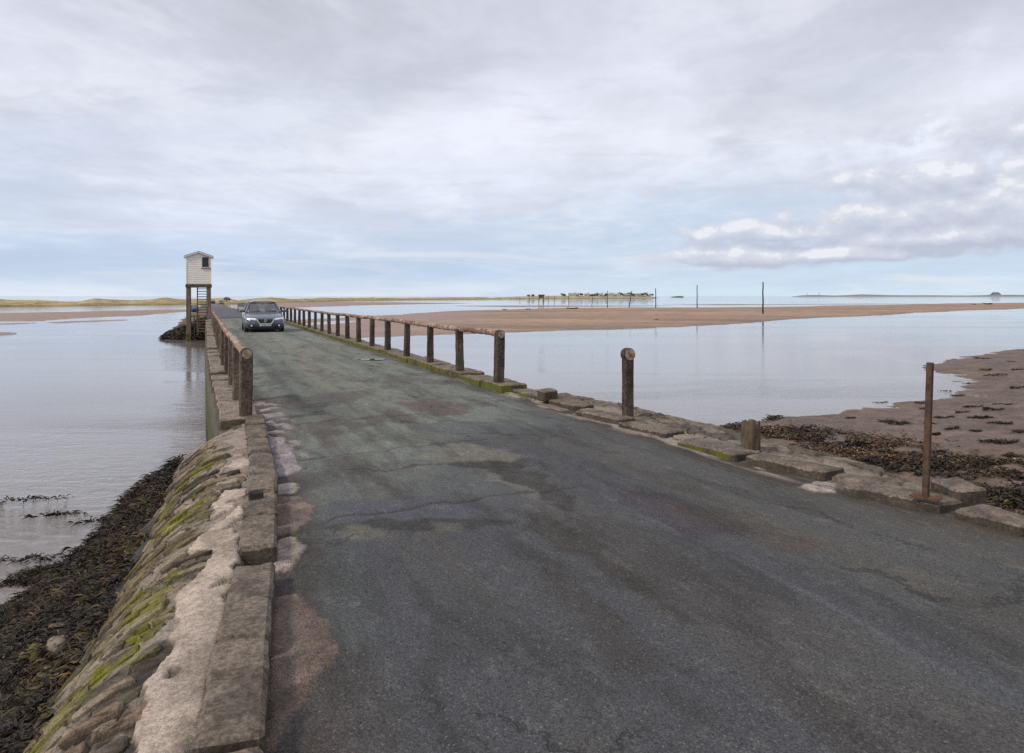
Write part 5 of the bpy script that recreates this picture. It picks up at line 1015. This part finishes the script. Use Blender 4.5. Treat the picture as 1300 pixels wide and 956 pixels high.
r = np.random.RandomState(5); N = 120000; u_ = r.uniform(2.2, 12.4, N); v_ = r.uniform(-4.0, 0.0, N); s_ = np.interp(u_, [-6, 4, 11], [-.25, .03, .45])-v_
lim = .80-.14*ss(7.5, 9.5, u_)+(fbm(u_*2.2, v_*.7, 155, 4)-.5)*.6; z_ = lbed(u_, v_); k = (s_ > lim) & (z_ > ZW-.12); u_, v_, z_, s_ = u_[k], v_[k], z_[k], s_[k]
oc = (s_ < 1.25+(fbm(u_*2, v_*2, 156, 3)-.5)*.7) & (r.rand(len(u_)) < .38)
Vs, Qs, Cs = [Vb], [Qb], [Cb]; off = len(Vb)
for sel, cl, sd_ in ((oc, OCHRE+DARK, 1), (~oc, DARK+DARK+DARK+DARK+OCHRE[1:2], 2)):
    P0 = np.stack([u_[sel]*DX+v_[sel]*DY, u_[sel]*DY-v_[sel]*DX, z_[sel]], -1); a, q, c = blades(P0, .05, .095, .0085, cl, sd_); Vs.append(a); Qs.append(q+off); Cs.append(c); off += len(a)
o = link('seaweed', mesh_np('seaweed', np.concatenate(Vs), np.concatenate(Qs), np.concatenate(Cs)), MWEED); tag(o, 'thick wet bed of brown and black seaweed below the left wall', 'seaweed', kind='stuff')
# weed on the mound under the refuge hut
N = 9000; u_ = r.uniform(63.0, 76, N); v_ = r.uniform(-4.2, .1, N); dd = np.clip((.3-v_)/4, 0, 1); z_ = lerp(-.15, -1.9, dd**.85)-2.2*(1-ss(62.2, 66.2, u_)); k = z_ > ZW-.1; P0 = np.stack([u_[k]*DX+v_[k]*DY, u_[k]*DY-v_[k]*DX, z_[k]+.05], -1)
a, q, c = blades(P0, .12, .34, .06, DARK, 9); o = link('seaweed', mesh_np('seaweed', a, q, c), MWEED); tag(o, 'dark seaweed hanging on the mound under the refuge hut', 'seaweed', kind='stuff')
# floating strands on the water at left
def clump(name, X, Y, zf, rx, ry, n, cols, seed, lb, grp=None, L=.16, w=.022, up=.05, rot=0., cat='seaweed clump', kind=None):
    q = np.random.RandomState(seed); a = q.uniform(0, 2*math.pi, n); d = np.sqrt(q.rand(n))*(1+.5*np.sin(a*3+seed)); x = np.cos(a)*d*rx; y = np.sin(a)*d*ry; x, y = x*math.cos(rot)-y*math.sin(rot), x*math.sin(rot)+y*math.cos(rot)
    P0 = np.stack([x, y, zf(X+x, Y+y)-zf(np.array([X]), np.array([Y]))[0]+.01], -1); V_, Q, C = blades(P0, up*(1), L, w, cols, seed); o = link(name, mesh_np(name, V_, Q, C), MWEED, None, (X, Y, float(zf(np.array([X]), np.array([Y]))[0]))); tag(o, lb, cat, grp, kind); return o
wz = lambda x, y: np.full(np.shape(x), ZW+.0)
for i, (x, y, rx, n, lb) in enumerate([(32, 636, .42, 90, 'dark strand of seaweed afloat at the left picture edge, upper of the two long strands'), (78, 655, .34, 80, 'dark strand of seaweed afloat between the upper strand and the weed bank'), (118, 664, .2, 60, 'small tuft of floating seaweed next to the bank'), (38, 712, .3, 80, 'tuft of floating seaweed near the lower left of the water')]):
    X, Y = G(x, y, ZW); clump('floating_seaweed', X, Y, wz, rx, .07, n, DARK, 40+i, lb, 'strands of seaweed afloat by the left bank', .12, .018, .03, .35, 'seaweed')
# pale stones in the weed
for i, (x, y, z, s, c, lb) in enumerate([(70, 800, -1.1, .17, (.15, .115, .075), 'buff stone among the seaweed, upper left of a touching pair'), (85, 797, -1.1, .20, (.17, .132, .095), 'pale pinkish stone among the seaweed, right of the buff one'), (76, 826, -1.1, .16, (.25, .20, .15), 'grey buff stone among the seaweed just below the pale pair'), (42, 837, -1.12, .22, (.12, .105, .02), 'yellow green algae covered stone in the seaweed at lower left'), (62, 861, -1.12, .2, (.13, .11, .045), 'olive stone at the foot of the left weed bed')]):
    for z in np.arange(-.45, -1.7, -.01):
        u_, v_ = Guv(x, y, z)
        if float(lbed(np.array(u_), np.array(v_))) >= z: break
    b = B(); t_ = bmesh.new(); bmesh.ops.create_icosphere(t_, subdivisions=3, radius=s*.42); bmesh.ops.scale(t_, vec=(1.1, .75, .42), verts=t_.verts); b.add(t_); b.noise(.07, 7, 60+i)
    o = b.build('rock', m_simple('weed_rock_%s' % 'abcde'[i], tuple(q*.85 for q in c), .85, .35, 7, .9, 30, .02, world=True), None, True, tuple(W(u_, v_, z+.035)), rnd.uniform(0, 3)); tag(o, lb, 'rock')
# wrack on the right hand bank
bz = lambda x, y: bank_z(np.asarray(x, float), np.asarray(y, float))
spots = [(1262.8, 477, 24), (1225.5, 488, 12), (1136, 537, 22), (1117, 512, 12), (1259, 520, 16), (1220, 524, 14), (1245, 531, 16), (1273, 538, 18), (1269, 562, 24), (1197, 531, 14), (1232, 517, 14), (1291, 493, 14), (1198, 497, 10), (1275, 513, 14), (1252, 470, 10), (1283, 459, 8), (1246, 455, 12), (1290, 470, 8), (1180, 538, 10), (1175, 520, 8), (1210, 545, 12), (1240, 548, 10), (1080, 531, 9), (1215, 503, 9), (1285, 580, 12), (1150, 559, 9), (1188, 552, 7), (1168, 512, 6), (1295, 548, 14)]
for i, (x, y, w_) in enumerate(spots):
    X, Y, z = cast_bank(x, y); s = w_*Y/F*.5
    clump('seaweed_clump', X, Y, bz, s*1.2, s*.6, int(40+w_*rnd.uniform(6, 20)), DARK+RUSTY[3:4], 80+i, 'dark clump of seaweed stranded on the brown sand bank', 'seaweed clumps on the sand bank', rnd.uniform(.05, .09), .012, .02, rot=rnd.uniform(-.5, .5))
def band(name, pts, n, cols, seed, lb, wid, L=.11, w=.018, up=.06):
    q = np.random.RandomState(seed); XY = np.array([cast_bank(x, y)[:2] for x, y in pts]); t_ = q.uniform(0, len(XY)-1, n); i = np.minimum(t_.astype(int), len(XY)-2); f = (t_-i)[:, None]; C = XY[i]*(1-f)+XY[i+1]*f
    C = C+q.normal(size=(n, 2))*np.interp(t_, np.arange(len(XY)), wid)[:, None]*np.array((1., 1.)); k = (fbm(C[:, 0]*1.4, C[:, 1]*1.4, seed, 4) > .42) & (((C[:, 0]-PUD[0])/1.25)**2+((C[:, 1]-PUD[1])/.36)**2 > 1); C = C[k]
    P0 = np.stack([C[:, 0], C[:, 1], bz(C[:, 0], C[:, 1])+.01], -1); V_, Q, Cc = blades(P0, up, L, w, cols, seed); o = link(name, mesh_np(name, V_, Q, Cc), MWEED); tag(o, lb, 'seaweed', kind='stuff')
band('seaweed', [(945, 548), (1000, 553), (1050, 562), (1100, 572), (1130, 578), (1145, 590)], 15000, RUSTY+DARK[:2], 131, 'rust brown band of wrack behind the kerb on the right bank', [.35, .6, .65, .6, .5, .35])
band('seaweed', [(1100, 583), (1150, 592), (1180, 588)], 4000, DARK, 132, 'blackish weed at the lower edge of the brown wrack', [.25, .3, .2])
band('seaweed', [(1160, 590), (1200, 588), (1240, 590), (1300, 600), (1380, 612)], 9000, RUSTY+DARK, 133, 'brown wrack above the puddle on the right bank', [.2, .28, .3, .35, .5])
band('seaweed', [(1150, 606), (1200, 617), (1250, 625), (1330, 640), (1400, 655)], 11000, DARK+DARK+[(.035, .045, .008)], 134, 'blackish green weed between the puddle and the right kerb', [.2, .28, .3, .35, .4])
band('seaweed', [(905, 549), (930, 544), (960, 537), (985, 531)], 1500, DARK, 135, 'thin dark line of weed along the edge of the water', [.15, .15, .12, .1])
# dark scraps on the far sand bar
for i, (x, y, w_, lb) in enumerate([(1236, 386.6, 5, 'dark lump of wrack on the far sand bar under the castle'), (1254, 386.4, 9, 'long low dark streak of wrack right of the lump on the far sand bar'), (833, 405.8, 4, 'lone dark lump of wrack in the middle of the far sand bar'), (641, 393.2, 5, 'low weedy lump on the back edge of the sand bar, leftmost of three'), (671, 392.6, 5, 'low weedy lump on the back edge of the sand bar, middle of three'), (727, 392.2, 11, 'long weedy mound on the back edge of the sand bar, right of the stilted box')]):
    z = -1.3; X, Y = G(x, y, z); s = w_*Y/F*.42; clump('seaweed_clump', X, Y, lambda a, b_: np.full(np.shape(a), -1.32), s, s*.8, 90, DARK+[(.06, .06, .03)], 170+i, lb, 'dark lumps of wrack on the far sand bar', s*.6, s*.18, s*.25)
